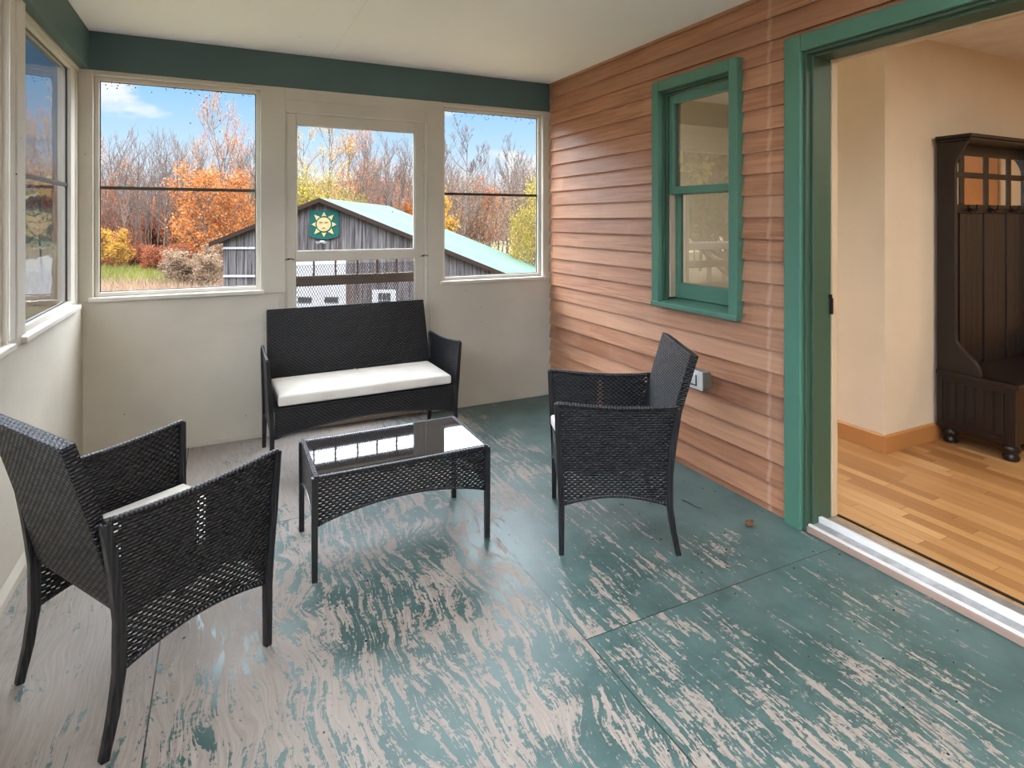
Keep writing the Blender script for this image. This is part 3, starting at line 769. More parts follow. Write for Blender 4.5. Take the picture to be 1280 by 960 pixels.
def pillow(lx, ly, th, nx, ny, sag=0):
    """soft box cushion, rounded at its border"""
    m = MB(); xs = [math.sin((i / nx * 2 - 1) * math.pi / 2) for i in range(nx + 1)]; ys = [math.sin((j / ny * 2 - 1) * math.pi / 2) for j in range(ny + 1)]
    def hgt(a, b):
        ex = (1 - abs(a) ** (2 * lx / .03)) ** .5 if abs(a) < 1 else 0
        ey = (1 - abs(b) ** (2 * ly / .03)) ** .5 if abs(b) < 1 else 0
        return th / 2 * (.55 + .45 * min(ex, ey)) + .006 * (1 - a * a) * (1 - b * b)
    V = []
    for sg in (1, -1):
        for a in xs:
            for b in ys:
                V.append((a * lx / 2, b * ly / 2, sg * hgt(a, b)))
    N = (nx + 1) * (ny + 1); ix = lambda i, j, o: o + i * (ny + 1) + j; Fs = []
    for i in range(nx):
        for j in range(ny):
            Fs.append((ix(i, j, 0), ix(i + 1, j, 0), ix(i + 1, j + 1, 0), ix(i, j + 1, 0))); Fs.append((ix(i, j, N), ix(i, j + 1, N), ix(i + 1, j + 1, N), ix(i + 1, j, N)))
    for i in range(nx): Fs.append((ix(i, 0, 0), ix(i, 0, N), ix(i + 1, 0, N), ix(i + 1, 0, 0))); Fs.append((ix(i, ny, 0), ix(i + 1, ny, 0), ix(i + 1, ny, N), ix(i, ny, N)))
    for j in range(ny): Fs.append((ix(0, j, 0), ix(0, j + 1, 0), ix(0, j + 1, N), ix(0, j, N))); Fs.append((ix(nx, j, 0), ix(nx, j, N), ix(nx, j + 1, N), ix(nx, j + 1, 0)))
    return m.add(V, Fs)

A_L, A_R, A_S = math.radians(33.1), math.radians(153.3), math.radians(-88.6)
P_L, P_R, P_S = (-.199, 2.090, 0), (1.538, 2.153, 0), (.738, 3.558, 0)
seat_piece('wicker_armchair', .241, 'black wicker armchair in the left foreground, seen from behind its backrest', 'chair', P_L, A_L, .222)
seat_piece('wicker_armchair', .241, 'black wicker armchair by the cedar siding, its backrest toward the wall outlet', 'chair', P_R, A_R, .235)
seat_piece('wicker_loveseat', .512, 'black wicker loveseat against the back wall in front of the screen door', 'loveseat', P_S, A_S, .492)

def place(o, base, ang, off, rot=(0, 0)):
    c, s = math.cos(ang), math.sin(ang)
    o.location = (base[0] + off[0] * c - off[1] * s, base[1] + off[0] * s + off[1] * c, off[2])
    o.rotation_euler = Matrix.Rotation(ang, 4, 'Z').__matmul__(Matrix.Rotation(rot[1], 4, 'Y')).__matmul__(Matrix.Rotation(rot[0], 4, 'X')).to_euler()
c = pillow(.395, .43, .052, 24, 24).build('seat_cushion', M['cushion'], smooth=True); place(c, P_L, A_L, (.034, 0, .387))
tag(c, 'cream square seat cushion on the left foreground armchair', 'cushion')
c = pillow(.41, .41, .052, 24, 24).build('seat_cushion', M['cushion'], smooth=True); place(c, P_R, A_R, (.046, .006, .440), (math.radians(13.5), 0))
tag(c, 'cream seat cushion tilted in the armchair by the cedar siding', 'cushion')
c = pillow(.405, .965, .06, 24, 40).build('seat_cushion', M['cushion'], smooth=True); place(c, P_S, A_S, (.038, 0, .391))
tag(c, 'long cream bench cushion with a centre seam on the loveseat', 'cushion')
sm = MB().tube([(-.19 + .38 * i / 12, 0, .0345 + .001 * math.sin(i)) for i in range(13)], .0022, 6); sm.build('centre_seam', M['cushion'], c, smooth=True)

# coffee table
tb = empty('coffee_table', (.656, 2.491, 0), 0, 'low black wicker coffee table with a dark glass top', 'coffee table')
TX, TY, TZ = .349, .201, .392
for sx_ in (1, -1):
    for sy_ in (1, -1):
        m = MB().tube([(sx_ * TX, sy_ * TY, 0), (sx_ * TX, sy_ * TY, TZ - .006)], [.0105, .0115], 4, sq=True); m.build('leg', M['leg'], tb, .002)
for sy_ in (1, -1):
    def PT(s, t, sy_=sy_):
        zb = .205 + .052 * math.sin(math.pi * s) ** .8; return ((2 * s - 1) * (TX - .008), sy_ * TY, zb + (TZ - .012 - zb) * t)
    m = MB().sheet(PT, lambda s, t: (PT(s, t)[0] + 3.0, PT(s, t)[2] - .1), 28, 8, lambda s, t: (0, 1, 0), .0014); a = m.build('apron', M['weave_open'], tb)
    MB().tube([PT(i / 24, 0) for i in range(25)], .006, 6, ref=(0, 1, 0)).build('apron_rim', M['wrap'], a, smooth=True)
for sx_ in (1, -1):
    def PE(s, t, sx_=sx_):
        zb = .205 + .04 * math.sin(math.pi * s) ** .8; return (sx_ * TX, (2 * s - 1) * (TY - .008), zb + (TZ - .012 - zb) * t)
    m = MB().sheet(PE, lambda s, t: (PE(s, t)[1] + 3.0, PE(s, t)[2] + .3), 18, 8, lambda s, t: (1, 0, 0), .0014); a = m.build('apron', M['weave'], tb)
    MB().tube([PE(i / 24, 0) for i in range(25)], .006, 6, ref=(1, 0, 0)).build('apron_rim', M['wrap'], a, smooth=True)
for sx_ in (1, -1):
    m = MB()
    def PR(s, t, sx_=sx_): return (sx_ * (TX - .006 + .018 * (t - .5)), (2 * s - 1) * (TY + .010), TZ - .004)
    m.sheet(PR, lambda s, t: (PR(s, t)[1] + 2, PR(s, t)[0] + 2), 12, 2, lambda s, t: (0, 0, 1), .010)
    m.build('end_rim', M['weave'], tb, .002)
for sy_ in (1, -1): MB().box(-TX + .01, TX - .01, sy_ * TY - .010, sy_ * TY + .010, TZ - .016, TZ - .001).build('side_rim', M['wrap'], tb, .003)
m = MB().box(-TX + .012, TX - .012, -TY + .006, TY - .006, TZ - .006, TZ + .001); m.build('glass_top', M['tglass'], tb, .001)

# things on the floor
m = MB(); V = []
for i in range(9):
    t = i / 8 * 2 - 1
    for j in range(5):
        q = j / 4 * 2 - 1; V.append((t * .032, q * .018 * (1 - t * t) ** .5 + .003 * math.sin(5 * t), .003 + .010 * q * q + .006 * t * t + .002 * math.sin(9 * t + 4 * q)))
m.add(V, [(i * 5 + j, i * 5 + j + 1, i * 5 + j + 6, i * 5 + j + 5) for i in range(8) for j in range(4)])
lf = m.build('dried_leaf', M['dead_leaf'], smooth=True); lf.location = (2.075, 1.868, 0); lf.rotation_euler = (0, 0, .5); lf.modifiers.new('thick', 'SOLIDIFY').thickness = .0012
tag(lf, 'curled brown dried leaf on the green floor near the doorway', 'leaf')
m = MB().tube([(-.05, .02, .004), (-.015, .006, .005), (.02, -.016, .004), (.05, -.02, .004)], [.0022, .0025, .002, .0012], 6)
tw = m.build('twig', M['grit'], smooth=True); tw.location = (1.985, 2.125, 0); tw.rotation_euler = (0, 0, -1.0); tag(tw, 'thin dark twig on the floor behind the right armchair', 'twig')
m = MB()
for i in range(150):
    if i < 60: x, y = rnd.uniform(1.6, 2.25), rnd.uniform(.7, 2.6)
    else: x, y = rnd.uniform(-.65, 2.2), rnd.uniform(.6, 3.9)
    s = rnd.uniform(.0012, .0042); q = rnd.uniform(0, 3)
    c_, s_ = math.cos(q) * s, math.sin(q) * s
    m.add([(x + c_, y + s_, 0), (x - s_, y + c_, 0), (x - c_ * 1.6, y - s_ * 1.6, 0), (x + s_, y - c_, 0), (x, y, s)], [(0, 1, 4), (1, 2, 4), (2, 3, 4), (3, 0, 4), (3, 2, 1, 0)])
tag(m.build('debris', M['grit']), 'tiny dark crumbs of dirt scattered over the porch floor', 'debris', None, 'stuff')

# ------------------------------------------------------------------ outdoors
GZ = -2.16
struct(MB().box(-130, 130, -40, 220, GZ - .5, GZ), 'ground', M['ground'], 'straw and green autumn field beyond the porch', 'ground')
# railing just outside the screen door
rl = empty('deck_railing', (.82, 4.10, 0), 0, 'brown wooden railing across the outside of the screen door', 'railing')
MB().box(-.48, .48, -.02, .02, .905, .972).build('lower_rail', M['brown_wood'], rl, .004)
MB().box(-.48, .48, -.03, .03, 1.075, 1.122).build('top_rail', M['brown_wood'], rl, .004)
for i in range(6):
    x = -.415 + i * .1405 + rnd.uniform(-.004, .004)
    MB().tube([(x, 0, .965), (x + rnd.uniform(-.004, .004), 0, 1.03), (x, 0, 1.08)], [.0075, .006, .0075], 6).build('baluster', M['brown_wood'], rl)
struct(MB().box(-.9, 2.3, 4.2, 4.6, -.2, -.08), 'floor_landing', M['raw_wood'], 'wooden landing outside the screen door', 'floor')

# barn in its own frame: +X along the gable (camera right), +Y away
BD = 18.0
bo = far(640, BD, GZ); barn = empty('barn', bo, -TH, 'weathered grey barn with a pale green metal roof behind the porch', 'barn')
def bl(u): return (u - 640) / F * BD
def bz(v): return H - (v - 275) / F * BD - GZ
XP, ZP = bl(402), bz(251); SL = .405
XE0, XE1 = bl(279), 2.6; LB = 9.5
def zr_(x): return ZP - abs(x - XP) * SL
m = MB().prism([(XE0, 0), (XE1, 0), (XE1, zr_(XE1)), (XP, ZP), (XE0, zr_(XE0))], 'y', 0, .12)
m.build('gable_wall', M['barn'], barn)
MB().box(XE0, XE0 + .12, .12, LB, 0, zr_(XE0)).build('side_wall', M['barn'], barn); MB().box(XE1 - .12, XE1, .12, LB, 0, zr_(XE1)).build('side_wall', M['barn'], barn)
MB().prism([(XE0, 0), (XE1, 0), (XE1, zr_(XE1)), (XP, ZP), (XE0, zr_(XE0))], 'y', LB, LB + .12).build('rear_gable_wall', M['barn'], barn)
xo0, xo1 = XE0 - .32, XE1 + .4
for xa, xb, nm in ((XP, xo1, 'roof'), (xo0, XP, 'roof')):
    za, zb = zr_(xa), zr_(xb)
    MB().prism([(xa, za + .02), (xb, zb + .02), (xb, zb + .08), (xa, za + .08)], 'y', -.18, LB + .3).build(nm, M['roof'], barn)
    MB().prism([(xa, za - .05), (xb, zb - .05), (xb, zb + .085), (xa, za + .085)], 'y', -.25, -.18).build('rake_board', M['rake'], barn)
gx0, gx1 = bl(338), bl(433)
gd = MB().box(gx0, gx1, -.05, 0, 0, bz(314)).build('garage_door', M['white_paint'], barn, .01)
for k in range(3):
    u0 = 373.5 + 33 * k - 33; MB().box(bl(u0), bl(u0 + 17), -.07, -.05, bz(378), bz(371)).build('door_window', M['dark_glass'], gd)
wf = MB().box(bl(465.5), bl(495), -.04, 0, bz(420), bz(362)).build('window', M['white_paint'], barn)
for i in range(3):
    for k in range(4):
        MB().box(bl(473.6 + i * 5.2), bl(473.6 + i * 5.2 + 4.4), -.06, -.04, bz(374.5 + k * 9.6), bz(366 + k * 9.6)).build('window_glass', M['dark_glass'], wf)
for v in (310, 345): MB().box(XE0 + .02, bl(333), -.05, 0, bz(v) - .03, bz(v) + .03).build('batten', M['white_paint'], barn)
fl = MB(); fl.box(bl(403), bl(406.5), -.25, 0, bz(303), bz(300.5)); fl.lathe([(.03, bz(304.5)), (.09, bz(302))], (bl(401), -.25), 10); fl.lathe([(.03, bz(304.5)), (.09, bz(302))], (bl(408.5), -.25), 10)
fl.build('floodlight', M['white_paint'], barn)
# sun banner on the gable
bn = empty('sun_banner', far(405.5, BD - .06, v=280.5), -TH, 'teal banner with a pale yellow sun face hung on the barn gable', 'banner')
px_ = BD / F
pts = [(-18.5, 17.5), (18.5, 17.5), (18.5, -14), (14, -16.5), (7, -18), (0, -18.5), (-7, -18), (-14, -16.5), (-18.5, -14)]
MB().prism([(a * px_, b * px_) for a, b in pts], 'y', -.03, .0).build('cloth', M['banner'], bn)
for k in range(8):
    a = math.radians(90 + 45 * k); r0, r1, hw_ = 9.9 * px_, (15.6 if k % 2 == 0 else 17.2) * px_, 3.1 * px_
    ca, sa = math.cos(a), math.sin(a)
    p = [(ca * r0 - sa * hw_, sa * r0 + ca * hw_), (ca * r1, sa * r1), (ca * r0 + sa * hw_, sa * r0 - ca * hw_), (ca * r0 * 1.06, sa * r0 * 1.06)]
    MB().prism(p, 'y', -.05, -.03).build('sun_ray', M['sun_paint'], bn)
def circ(cx_, cz_, rx_, rz_, n=28): return [(cx_ + math.cos(i * 2 * math.pi / n) * rx_, cz_ + math.sin(i * 2 * math.pi / n) * rz_) for i in range(n)]
disc = MB().prism(circ(0, 0, 8.7 * px_, 8.7 * px_), 'y', -.07, -.03).build('sun_disc', M['sun_paint'], bn)
MB().prism(circ(0, 0, 7.6 * px_, 7.6 * px_), 'y', -.076, -.07).build('face', M['sun_face'], disc)
for x in (-3.4, 3.4): MB().prism(circ(x * px_, 2.3 * px_, 2.3 * px_, .75 * px_, 14), 'y', -.085, -.076).build('eye', M['sun_line'], disc)
MB().prism(circ(0, -4.4 * px_, 2.0 * px_, .65 * px_, 14), 'y', -.085, -.076).build('mouth', M['sun_line'], disc)

# wooded hill far behind
m = MB(); V = []
NH = 90
for j, (D, hh) in enumerate(((95, GZ - .2), (150, 5.0), (230, 14.0), (300, 13.0))):
    for i in range(NH + 1):
        u = -900 + i * 34; bump = 1 + .16 * math.sin(i * .37) + .08 * math.sin(i * 1.13)
        p = far(u, D, GZ + (hh - GZ) * (bump if j else 1)); V.append(tuple(p))
m.add(V, [(j * (NH + 1) + i, j * (NH + 1) + i + 1, (j + 1) * (NH + 1) + i + 1, (j + 1) * (NH + 1) + i) for j in range(3) for i in range(NH)])
struct(m, 'hill', M['hill'], 'hazy wooded ridge far behind the trees', 'hill')

# ---- trees
def np_mesh(name, verts, faces, mat):
    me = bpy.data.meshes.new(name); nf, k = faces.shape
    me.vertices.add(len(verts)); me.vertices.foreach_set('co', verts.astype(np.float32).ravel())
    me.loops.add(nf * k); me.loops.foreach_set('vertex_index', faces.astype(np.int32).ravel())
    me.polygons.add(nf); me.polygons.foreach_set('loop_start', np.arange(0, nf * k, k, dtype=np.int32))
    me.update(calc_edges=True); me.validate(); me.materials.append(mat); return me
def segs_mesh(name, segs, mat, n=5):
    V, Fc = [], []
    for p, q, r0, r1 in segs:
        d = (q - p); L = d.length
        if L < 1e-5: continue
        d /= L; a = d.orthogonal().normalized(); b = d.cross(a); o = len(V)
        for c_, r in ((p, r0), (q, r1)):
            for k in range(n):
                t = 2 * math.pi * k / n; V.append(c_ + (a * math.cos(t) + b * math.sin(t)) * r)
        for k in range(n): Fc.append((o + k, o + (k + 1) % n, o + n + (k + 1) % n, o + n + k))
    return np_mesh(name, np.array([tuple(v) for v in V]), np.array(Fc), mat)
def grow(rg, h, spread=.5, start=.3, nb=16, r=.09, sub=5, depth=2, lean=.04, multi=1):
    segs, tips = [], []
    def limb(p, d, L, r, lev):
        n = max(3, int(5 - lev)); step = L / n; pts = [p.copy()]
        for i in range(n):
            d = (d + Vector((rg.gauss(0, .10 + .05 * lev), rg.gauss(0, .10 + .05 * lev), .10 if lev else .03))).normalized()
            q = pts[-1] + d * step; r0 = r * (1 - i / n * .8); r1 = r * (1 - (i + 1) / n * .8)
            segs.append((pts[-1], q, max(r0, .017), max(r1, .013))); pts.append(q)
        if lev >= depth: tips.extend(pts[1:]); return
        if lev >= 1: tips.append(pts[-1])
        cnt = nb if lev == 0 else sub
        for k in range(cnt):
            t = start + (1 - start) * (k + rg.random()) / cnt if lev == 0 else .25 + .75 * rg.random()
            f = t * n; i = min(int(f), n - 1); q = pts[i].lerp(pts[i + 1], f - i)
            az = rg.uniform(0, 2 * math.pi); el = rg.uniform(.35, 1.0)
            bd = Vector((math.cos(az) * spread, math.sin(az) * spread, el * .8)).normalized()
            if lev: bd = (bd + d * .6).normalized()
            limb(q, bd, L * (.42 if lev == 0 else .5) * (1.15 - t * .55) * rg.uniform(.7, 1.1), r * (.42 if lev == 0 else .5) * (1.2 - .6 * t), lev + 1)
    for k in range(multi):
        limb(Vector((rg.uniform(-.3, .3), rg.uniform(-.3, .3), 0)) * (multi > 1), Vector((rg.gauss(0, lean), rg.gauss(0, lean), 1)).normalized(), h * (1 if k == 0 else rg.uniform(.75, 1)), r, 0)
    return segs, tips
def leaves(rg, pts, per, spread, size, mat, name, lo=0):
    R = np.random.RandomState(rg.randint(0, 99999))
    P = np.array([tuple(p) for p in pts if p.z >= lo]); P = np.repeat(P, per, 0) + R.normal(0, spread, (len(P) * per, 3))
    n = len(P); a = R.normal(0, 1, (n, 3)); a /= np.linalg.norm(a, axis=1)[:, None]
    b = np.cross(a, R.normal(0, 1, (n, 3))); b /= np.linalg.norm(b, axis=1)[:, None]
    s = (size * R.uniform(.6, 1.3, n))[:, None]
    V = np.stack([P - a * s, P + b * s * .6, P + a * s, P - b * s * .6], 1).reshape(-1, 3)
    return np_mesh(name, V, np.arange(n * 4).reshape(n, 4), mat)
rt = random.Random(41)
PROTO = {}
def proto(key, h, leaf=None, per=0, blur=.2, size=.09, lo=0, bark='bark', **kw):
    sg, tips = grow(rt, h, **kw)
    h = .93 * max(q.z for _, q, _, _ in sg)
    PROTO[key] = (h, segs_mesh('trunk_' + key, sg, M[bark]), leaves(rt, tips, per, blur, size, M[leaf], 'foliage_' + key, lo) if leaf else None)
for k in range(4): proto('bare%d' % k, 11, nb=17, sub=6, depth=2, start=.36, r=.15, spread=.5)
for k in range(2): proto('bark_branchy%d' % k, 11, nb=13, sub=7, depth=3, start=.3, r=.17, spread=.75)
proto('sparse_orange', 11, 'lf_orange', 3, .22, .085, lo=3.5, nb=18, sub=5, start=.3, r=.11, spread=.45)
proto('sparse_yellow', 11, 'lf_yellow', 3, .25, .085, lo=3.5, nb=16, sub=6, start=.3, r=.11, spread=.55)
for k in range(2): proto('maple%d' % k, 7, 'lf_orange', 11, .34, .10, nb=18, sub=6, start=.1, r=.10, spread=.8)
proto('red', 7, 'lf_red', 4, .35, .10, nb=16, sub=6, start=.12, r=.08, spread=.7)
proto('brown', 8, 'lf_brown', 4, .4, .09, nb=16, sub=6, start=.12, r=.09, spread=.7)
proto('yellow', 4, 'lf_yellow', 12, .16, .085, nb=18, sub=5, start=.1, r=.05, spread=.8)
proto('lime', 7, 'lf_lime', 12, .35, .095, nb=18, sub=6, start=.12, r=.10, spread=.85)
proto('ever', 9, 'lf_ever', 12, .25, .10, nb=34, sub=5, start=.08, r=.14, spread=1.0)
proto('shrub', 2.2, 'lf_straw', 8, .12, .055, nb=10, sub=5, start=.05, r=.025, spread=.9, multi=3)
proto('shrub_red', 2.6, 'lf_red', 10, .2, .07, nb=10, sub=5, start=.05, r=.03, spread=.9, multi=3)
LBL = {
 'bare': ('bare_tree', 'bare grey leafless tree in the wood beyond the field', 'bare trees in the wood'),
 'bark_branchy': ('bare_tree', 'wide branching leafless tree rising above the wood', 'branching bare trees'),
 'maple': ('maple_tree', 'bright orange leafy tree at the edge of the wood', 'orange trees'),
 'red': ('understory_tree', 'rusty red tree standing among the bare trunks', 'rusty red understory trees'),
 'brown': ('understory_tree', 'thin brown-leaved tree standing among the bare trunks', 'brown understory trees'),
 'shrub': ('shrub', 'dry straw coloured shrub at the edge of the field', 'dry shrubs along the field'),
 'shrub_red': ('shrub', 'low reddish shrub under the trees of the wood', 'reddish shrubs under the trees'),
 'sparse_orange': ('tall_tree', 'tall slender tree with thin orange leaves above the wood', 'tall thin orange trees'),
 'sparse_yellow': ('tall_tree', 'tall tree with thin yellow-orange leaves behind the barn', 'tall thin yellow trees'),
 'lime': ('leafy_tree', 'yellow-green leafy tree beside the barn roof', 'yellow-green trees'),
 'yellow': ('sapling', 'small bright yellow tree at the edge of the field', 'yellow saplings'),
 'ever': ('evergreen_tree', 'dark evergreen tree beyond the left side windows', 'evergreens on the left'),
}
def tree(key, u, D, top=None, hz=None, rz=None, sx=1, label=None):
    h, tm, fm = PROTO[key]
    base = key.rstrip('0123456789')
    nm, lb, gp = LBL[base]
    loc = far(u, D, GZ)
    want = (H - (top - 275) / F * D - GZ) if top is not None else hz
    k = want / h
    root = empty(nm, loc, rt.uniform(0, 6.28) if rz is None else rz, label or lb, 'shrub' if nm == 'shrub' else 'tree', None if label else gp)
    root.scale = (k * sx, k * sx, k)
    for me, pn in ((tm, 'trunk'), (fm, 'foliage')):
        if me: o = bpy.data.objects.new(pn, me); COL.objects.link(o); o.parent = root
    return root
# window 1, main actors
tree('sparse_orange', 279, 40, 128, sx=.75, label='tallest thin orange tree, seen through the large back window')
tree('sparse_orange', 126, 41, 180, sx=.7, label='orange-red tree at the left edge of the large back window')
tree('sparse_orange', 262, 43, 176, sx=.7); tree('sparse_orange', 298, 44, 168, sx=.7); tree('sparse_orange', 165, 42, 205, sx=.7)
tree('maple0', 266, 36, 218, sx=1.0, label='bright orange maple left of the barn'); tree('maple1', 300, 38, 226, sx=.9); tree('maple0', 245, 42, 236, sx=.9); tree('maple1', 318, 41, 240)
tree('yellow', 128, 34, 276, sx=1.25, label='small bright yellow tree at the field edge, left in the large back window')
tree('yellow', 145, 38, 292, sx=1.1); tree('lime', 321, 46, 215, sx=.6)
for u, tp in ((142, 186), (153, 172), (160, 180), (172, 164), (181, 178), (190, 172), (199, 180), (206, 176), (213, 166), (221, 172), (229, 174), (238, 182), (252, 190), (306, 184), (313, 178), (320, 172), (134, 196), (247, 200), (290, 186)):
    tree('bare%d' % rt.randint(0, 3), u + rt.uniform(-2, 2), rt.uniform(39, 50), tp, sx=rt.uniform(.55, .8))
for u in range(100, 336, 13):
    tree(rt.choice(['red', 'red', 'brown', 'red', 'maple1']), u + rt.uniform(-5, 5), rt.uniform(44, 58), rt.uniform(226, 262), sx=rt.uniform(.6, .9))
for u in range(104, 330, 15):
    tree('bare%d' % rt.randint(0, 3), u + rt.uniform(-5, 5), rt.uniform(50, 62), rt.uniform(190, 215), sx=rt.uniform(.6, .9))
for u in range(104, 300, 12): tree('shrub_red', u + rt.uniform(-5, 5), rt.uniform(37, 43), hz=rt.uniform(1.4, 2.6))
for u in range(98, 336, 9):
    tree(rt.choice(['bare0', 'bare1', 'bare2', 'bare3']), u + rt.uniform(-3, 3), rt.uniform(40, 47), rt.uniform(196, 226), sx=rt.uniform(.4, .6))
for u in range(96, 336, 10): tree('shrub_red', u + rt.uniform(-4, 4), rt.uniform(50, 58), hz=rt.uniform(3.2, 5.0), sx=.8)
for u in range(548, 690, 12): tree('brown', u + rt.uniform(-4, 4), rt.uniform(48, 56), hz=rt.uniform(5.5, 7.5), sx=1.0)
for u, D in ((236, 31), (246, 33), (254, 30), (262, 32), (228, 34), (270, 34), (214, 35), (222, 31)): tree('shrub', u, D, hz=rt.uniform(1.2, 2.0), sx=1.2)
# door
tree('sparse_yellow', 398, 33, 148, sx=.85, label='tall yellow-orange tree above the barn peak, seen through the screen door')
tree('sparse_yellow', 380, 36, 160, sx=.8); tree('sparse_orange', 443, 38, 160, sx=.75); tree('sparse_orange', 425, 40, 172, sx=.8)
tree('lime', 385, 30, 224, sx=1.0, label='yellow-green bushy tree behind the left slope of the barn roof'); tree('lime', 412, 31, 228, sx=1.0); tree('lime', 432, 36, 244, sx=.8)
for u, tp in ((452, 176), (461, 184), (470, 178), (479, 182), (487, 172), (495, 178), (503, 184), (510, 176), (517, 182), (436, 180), (526, 178), (536, 174)):
    tree('bare%d' % rt.randint(0, 3), u, rt.uniform(34, 46), tp, sx=rt.uniform(.55, .85))
for u in range(430, 540, 11): tree(rt.choice(['red', 'brown', 'brown']), u, rt.uniform(40, 52), rt.uniform(205, 240), sx=.75)
for u in (498, 509, 521): tree('maple0', u, 40, rt.uniform(255, 268), sx=.8)
# right window
tree('bark_branchy0', 578, 34, 158, sx=.75, label='large bare branching tree seen through the right back window')
tree('bark_branchy1', 624, 36, 176, sx=.6); tree('bark_branchy0', 647, 38, 196, sx=.6)
for u, tp in ((556, 186), (563, 196), (571, 204), (590, 210), (600, 192), (611, 198), (634, 202), (642, 206), (655, 200), (663, 204), (671, 198), (682, 196), (694, 190)):
    tree('bare%d' % rt.randint(0, 3), u, rt.uniform(36, 48), tp, sx=rt.uniform(.55, .8))
for u in range(552, 690, 10): tree(rt.choice(['brown', 'brown', 'brown', 'red']), u, rt.uniform(33, 46), rt.uniform(222, 250), sx=.8)
tree('yellow', 560, 33, 246, sx=.6); tree('lime', 668, 27, 236, sx=.75, label='yellow-green tree at the right edge of the right back window'); tree('lime', 652, 30, 268, sx=.7); tree('lime', 690, 28, 230, sx=.8)
tree('brown', 598, 36, 240, sx=.8)
# further round to the left, seen through and mirrored in the side windows
for u in range(-560, 100, 34):
    tree(rt.choice(['red', 'brown', 'maple0', 'bare1', 'bare2', 'bare0']), u + rt.uniform(-10, 10), rt.uniform(30, 44), rt.uniform(190, 240), sx=.8)
for x, y in ((-17, 12), (-19, 20), (-15, 26), (-22, 6), (-14, 2), (-12, 15.5), (-24, 25)):
    o = tree('ever', 0, 10, hz=rt.uniform(9, 12)); o.location = (x, y, GZ)
for x, y, kk in ((-10, 17, 'lime'), (-14, 19, 'brown'), (-17, 17, 'lime'), (-20, 24, 'lime'), (-18, 28, 'brown'), (-25, 31, 'lime'), (-13, 23, 'lime'), (-22, 20, 'brown')):
    o = tree(kk, 0, 10, hz=rt.uniform(9, 11.5), label=None if kk == 'brown' else 'tall yellow-green tree mirrored in the green framed house window'); o.location = (x, y, GZ)
    if kk == 'lime': o['group'] = 'trees mirrored in the house window'
# field grass
R = np.random.RandomState(3)
def tufts(name, n, mat, label, fn, h0, h1):
    P = fn(n); hgt = R.uniform(h0, h1, n)[:, None]; a = R.uniform(0, 6.28, n)
    d = np.stack([np.cos(a), np.sin(a), 0 * a], 1); ln = R.normal(0, .35, (n, 3)); ln[:, 2] = 1
    V = np.stack([P - d * .03, P + d * .03, P + ln * hgt], 1).reshape(-1, 3)
    o = bpy.data.objects.new(name, np_mesh(name, V, np.arange(n * 3).reshape(n, 3), mat)); COL.objects.link(o); tag(o, label, 'grass', None, 'stuff')
def strip(u0, u1, d0, d1):
    def fn(n):
        u = R.uniform(u0, u1, n); D = R.uniform(d0, d1, n); l = (u - 640) / F * D
        return np.stack([D * S_ + l * C_, D * C_ - l * S_, np.full(n, GZ)], 1)
    return fn
tufts('straw_grass', 9000, M['lf_straw'], 'tall dry straw grass covering the field', strip(-60, 300, 24, 37), .25, .6)
tufts('green_grass', 5000, M['lf_green'], 'green grass strip in front of the wood', strip(100, 235, 32, 40), .3, .7)

# unseen house masses added to keep the sun out of the porch
struct(MB().box(2.31, 9.0, -8.0, 4.4, 2.5, 5.6), 'sun_block_upper', M['siding'], 'unseen upper mass added to keep sun off the porch', 'wall')
struct(MB().box(2.31, 7.3, -8, -5.1, GZ, 2.5), 'sun_block_south', M['siding'], 'unseen block added beyond the room to stop the sun', 'wall')

# ------------------------------------------------------------------ light
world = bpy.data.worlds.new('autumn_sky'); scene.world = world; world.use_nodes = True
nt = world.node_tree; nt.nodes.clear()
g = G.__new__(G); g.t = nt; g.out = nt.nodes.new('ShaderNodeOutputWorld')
tc = g.coord('Generated'); x, y, z = g.sep(tc)
sky = g.ramp(z, [(0.0, (.66, .69, .75)), (.06, (.60, .67, .77)), (.12, (.40, .57, .75)), (.20, (.24, .46, .73)), (.5, (.22, .45, .85))])
cl = g.noise(g.mapv(tc, (1, 1, 2.2)), 5.5, 5, .55)
sky = g.mix(g.math('MULTIPLY', g.smooth(cl, .56, .68), .8), sky, (.76, .74, .74))
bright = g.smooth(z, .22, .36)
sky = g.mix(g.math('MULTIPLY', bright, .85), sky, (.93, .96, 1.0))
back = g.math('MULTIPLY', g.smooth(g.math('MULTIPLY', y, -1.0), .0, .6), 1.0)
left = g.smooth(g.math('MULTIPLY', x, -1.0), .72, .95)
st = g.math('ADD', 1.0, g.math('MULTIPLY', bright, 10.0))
st = g.math('ADD', st, g.math('ADD', back, g.math('MULTIPLY', left, 8.0)))
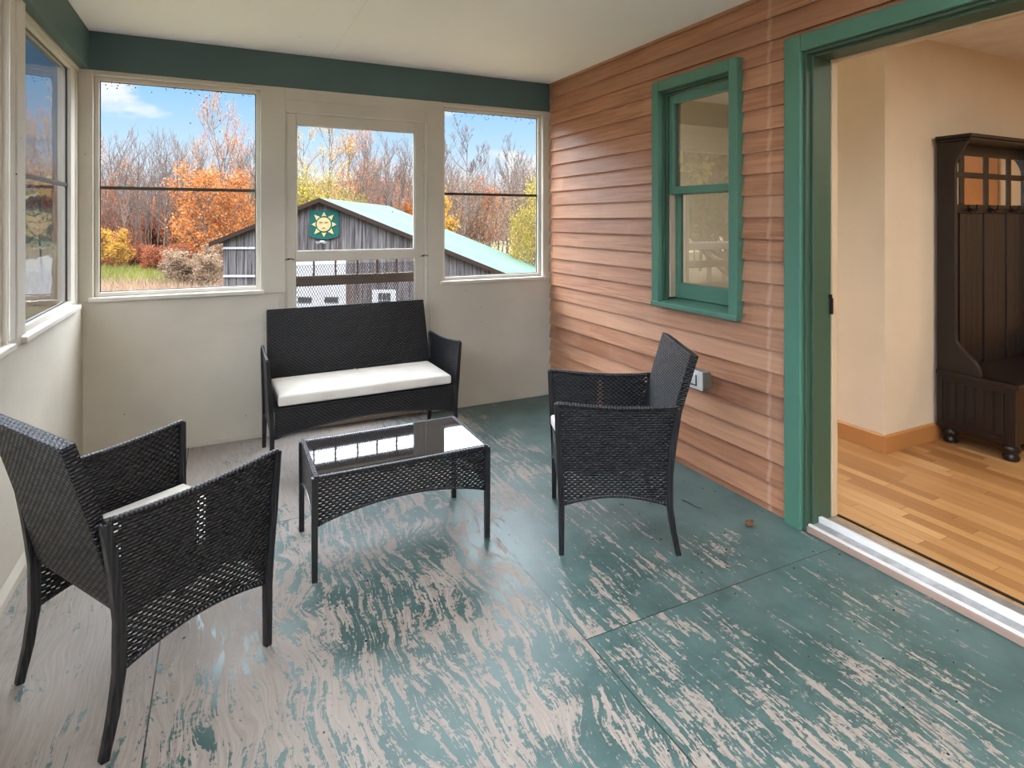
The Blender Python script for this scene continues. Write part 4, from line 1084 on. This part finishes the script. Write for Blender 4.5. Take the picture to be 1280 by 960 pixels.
bg = nt.nodes.new('ShaderNodeBackground'); g.put(bg.inputs[0], sky); g.put(bg.inputs[1], st); nt.links.new(bg.outputs[0], g.out.inputs[0])

def light(name, typ, loc, energy, color=(1, 1, 1), size=1, rot=(0, 0, 0), size_y=None):
    l = bpy.data.lights.new(name, typ); l.energy = energy; l.color = color
    if typ == 'AREA':
        l.size = size
        if size_y: l.shape = 'RECTANGLE'; l.size_y = size_y
    elif typ == 'SUN': l.angle = size
    else: l.shadow_soft_size = size
    o = bpy.data.objects.new(name, l); COL.objects.link(o); o.location = loc; o.rotation_euler = rot; return o
sd = Vector((.62, -.60, .52)).normalized()
s = light('sun', 'SUN', (20, -20, 20), 2.2, (1, .95, .86), math.radians(3)); s.rotation_euler = sd.to_track_quat('Z', 'Y').to_euler()
light('room_ceiling_lamp', 'AREA', (3.5, -.1, 2.38), 33, (1, .92, .80), .8)
light('far_wall_fill', 'AREA', (5.9, -.3, 2.38), 18, (1, .80, .55), .5)  # unseen warm fill added to brighten the far inside wall
fl_ = light('ceiling_fill', 'AREA', (.7, -1.0, 1.35), 75, (.90, .95, 1), .5)  # fill light added behind the camera to brighten the porch ceiling
fl_.rotation_euler = Vector((0, -.3, -.95)).to_track_quat('Z', 'Y').to_euler(); fl_.data.spread = math.radians(110)

# ------------------------------------------------------------------ camera and view
cd = bpy.data.cameras.new('camera'); cd.sensor_width = 36; cd.sensor_fit = 'HORIZONTAL'; cd.lens = F / 1280 * 36
cd.shift_y = -(480 - 275) / 1280; cd.clip_start = .02; cd.clip_end = 600
co = bpy.data.objects.new('camera', cd); COL.objects.link(co); co.location = (0, 0, H); co.rotation_euler = (math.pi / 2, 0, -TH)
scene.camera = co
vs = scene.view_settings; vs.view_transform = 'Standard'; vs.look = 'None'; vs.gamma = 1; vs.exposure = .6; vs.use_curve_mapping = False
scene.cycles.use_denoising = True
scene.cycles.max_bounces = 10; scene.cycles.transparent_max_bounces = 24; scene.cycles.diffuse_bounces = 6
scene.cycles.sample_clamp_indirect = 8
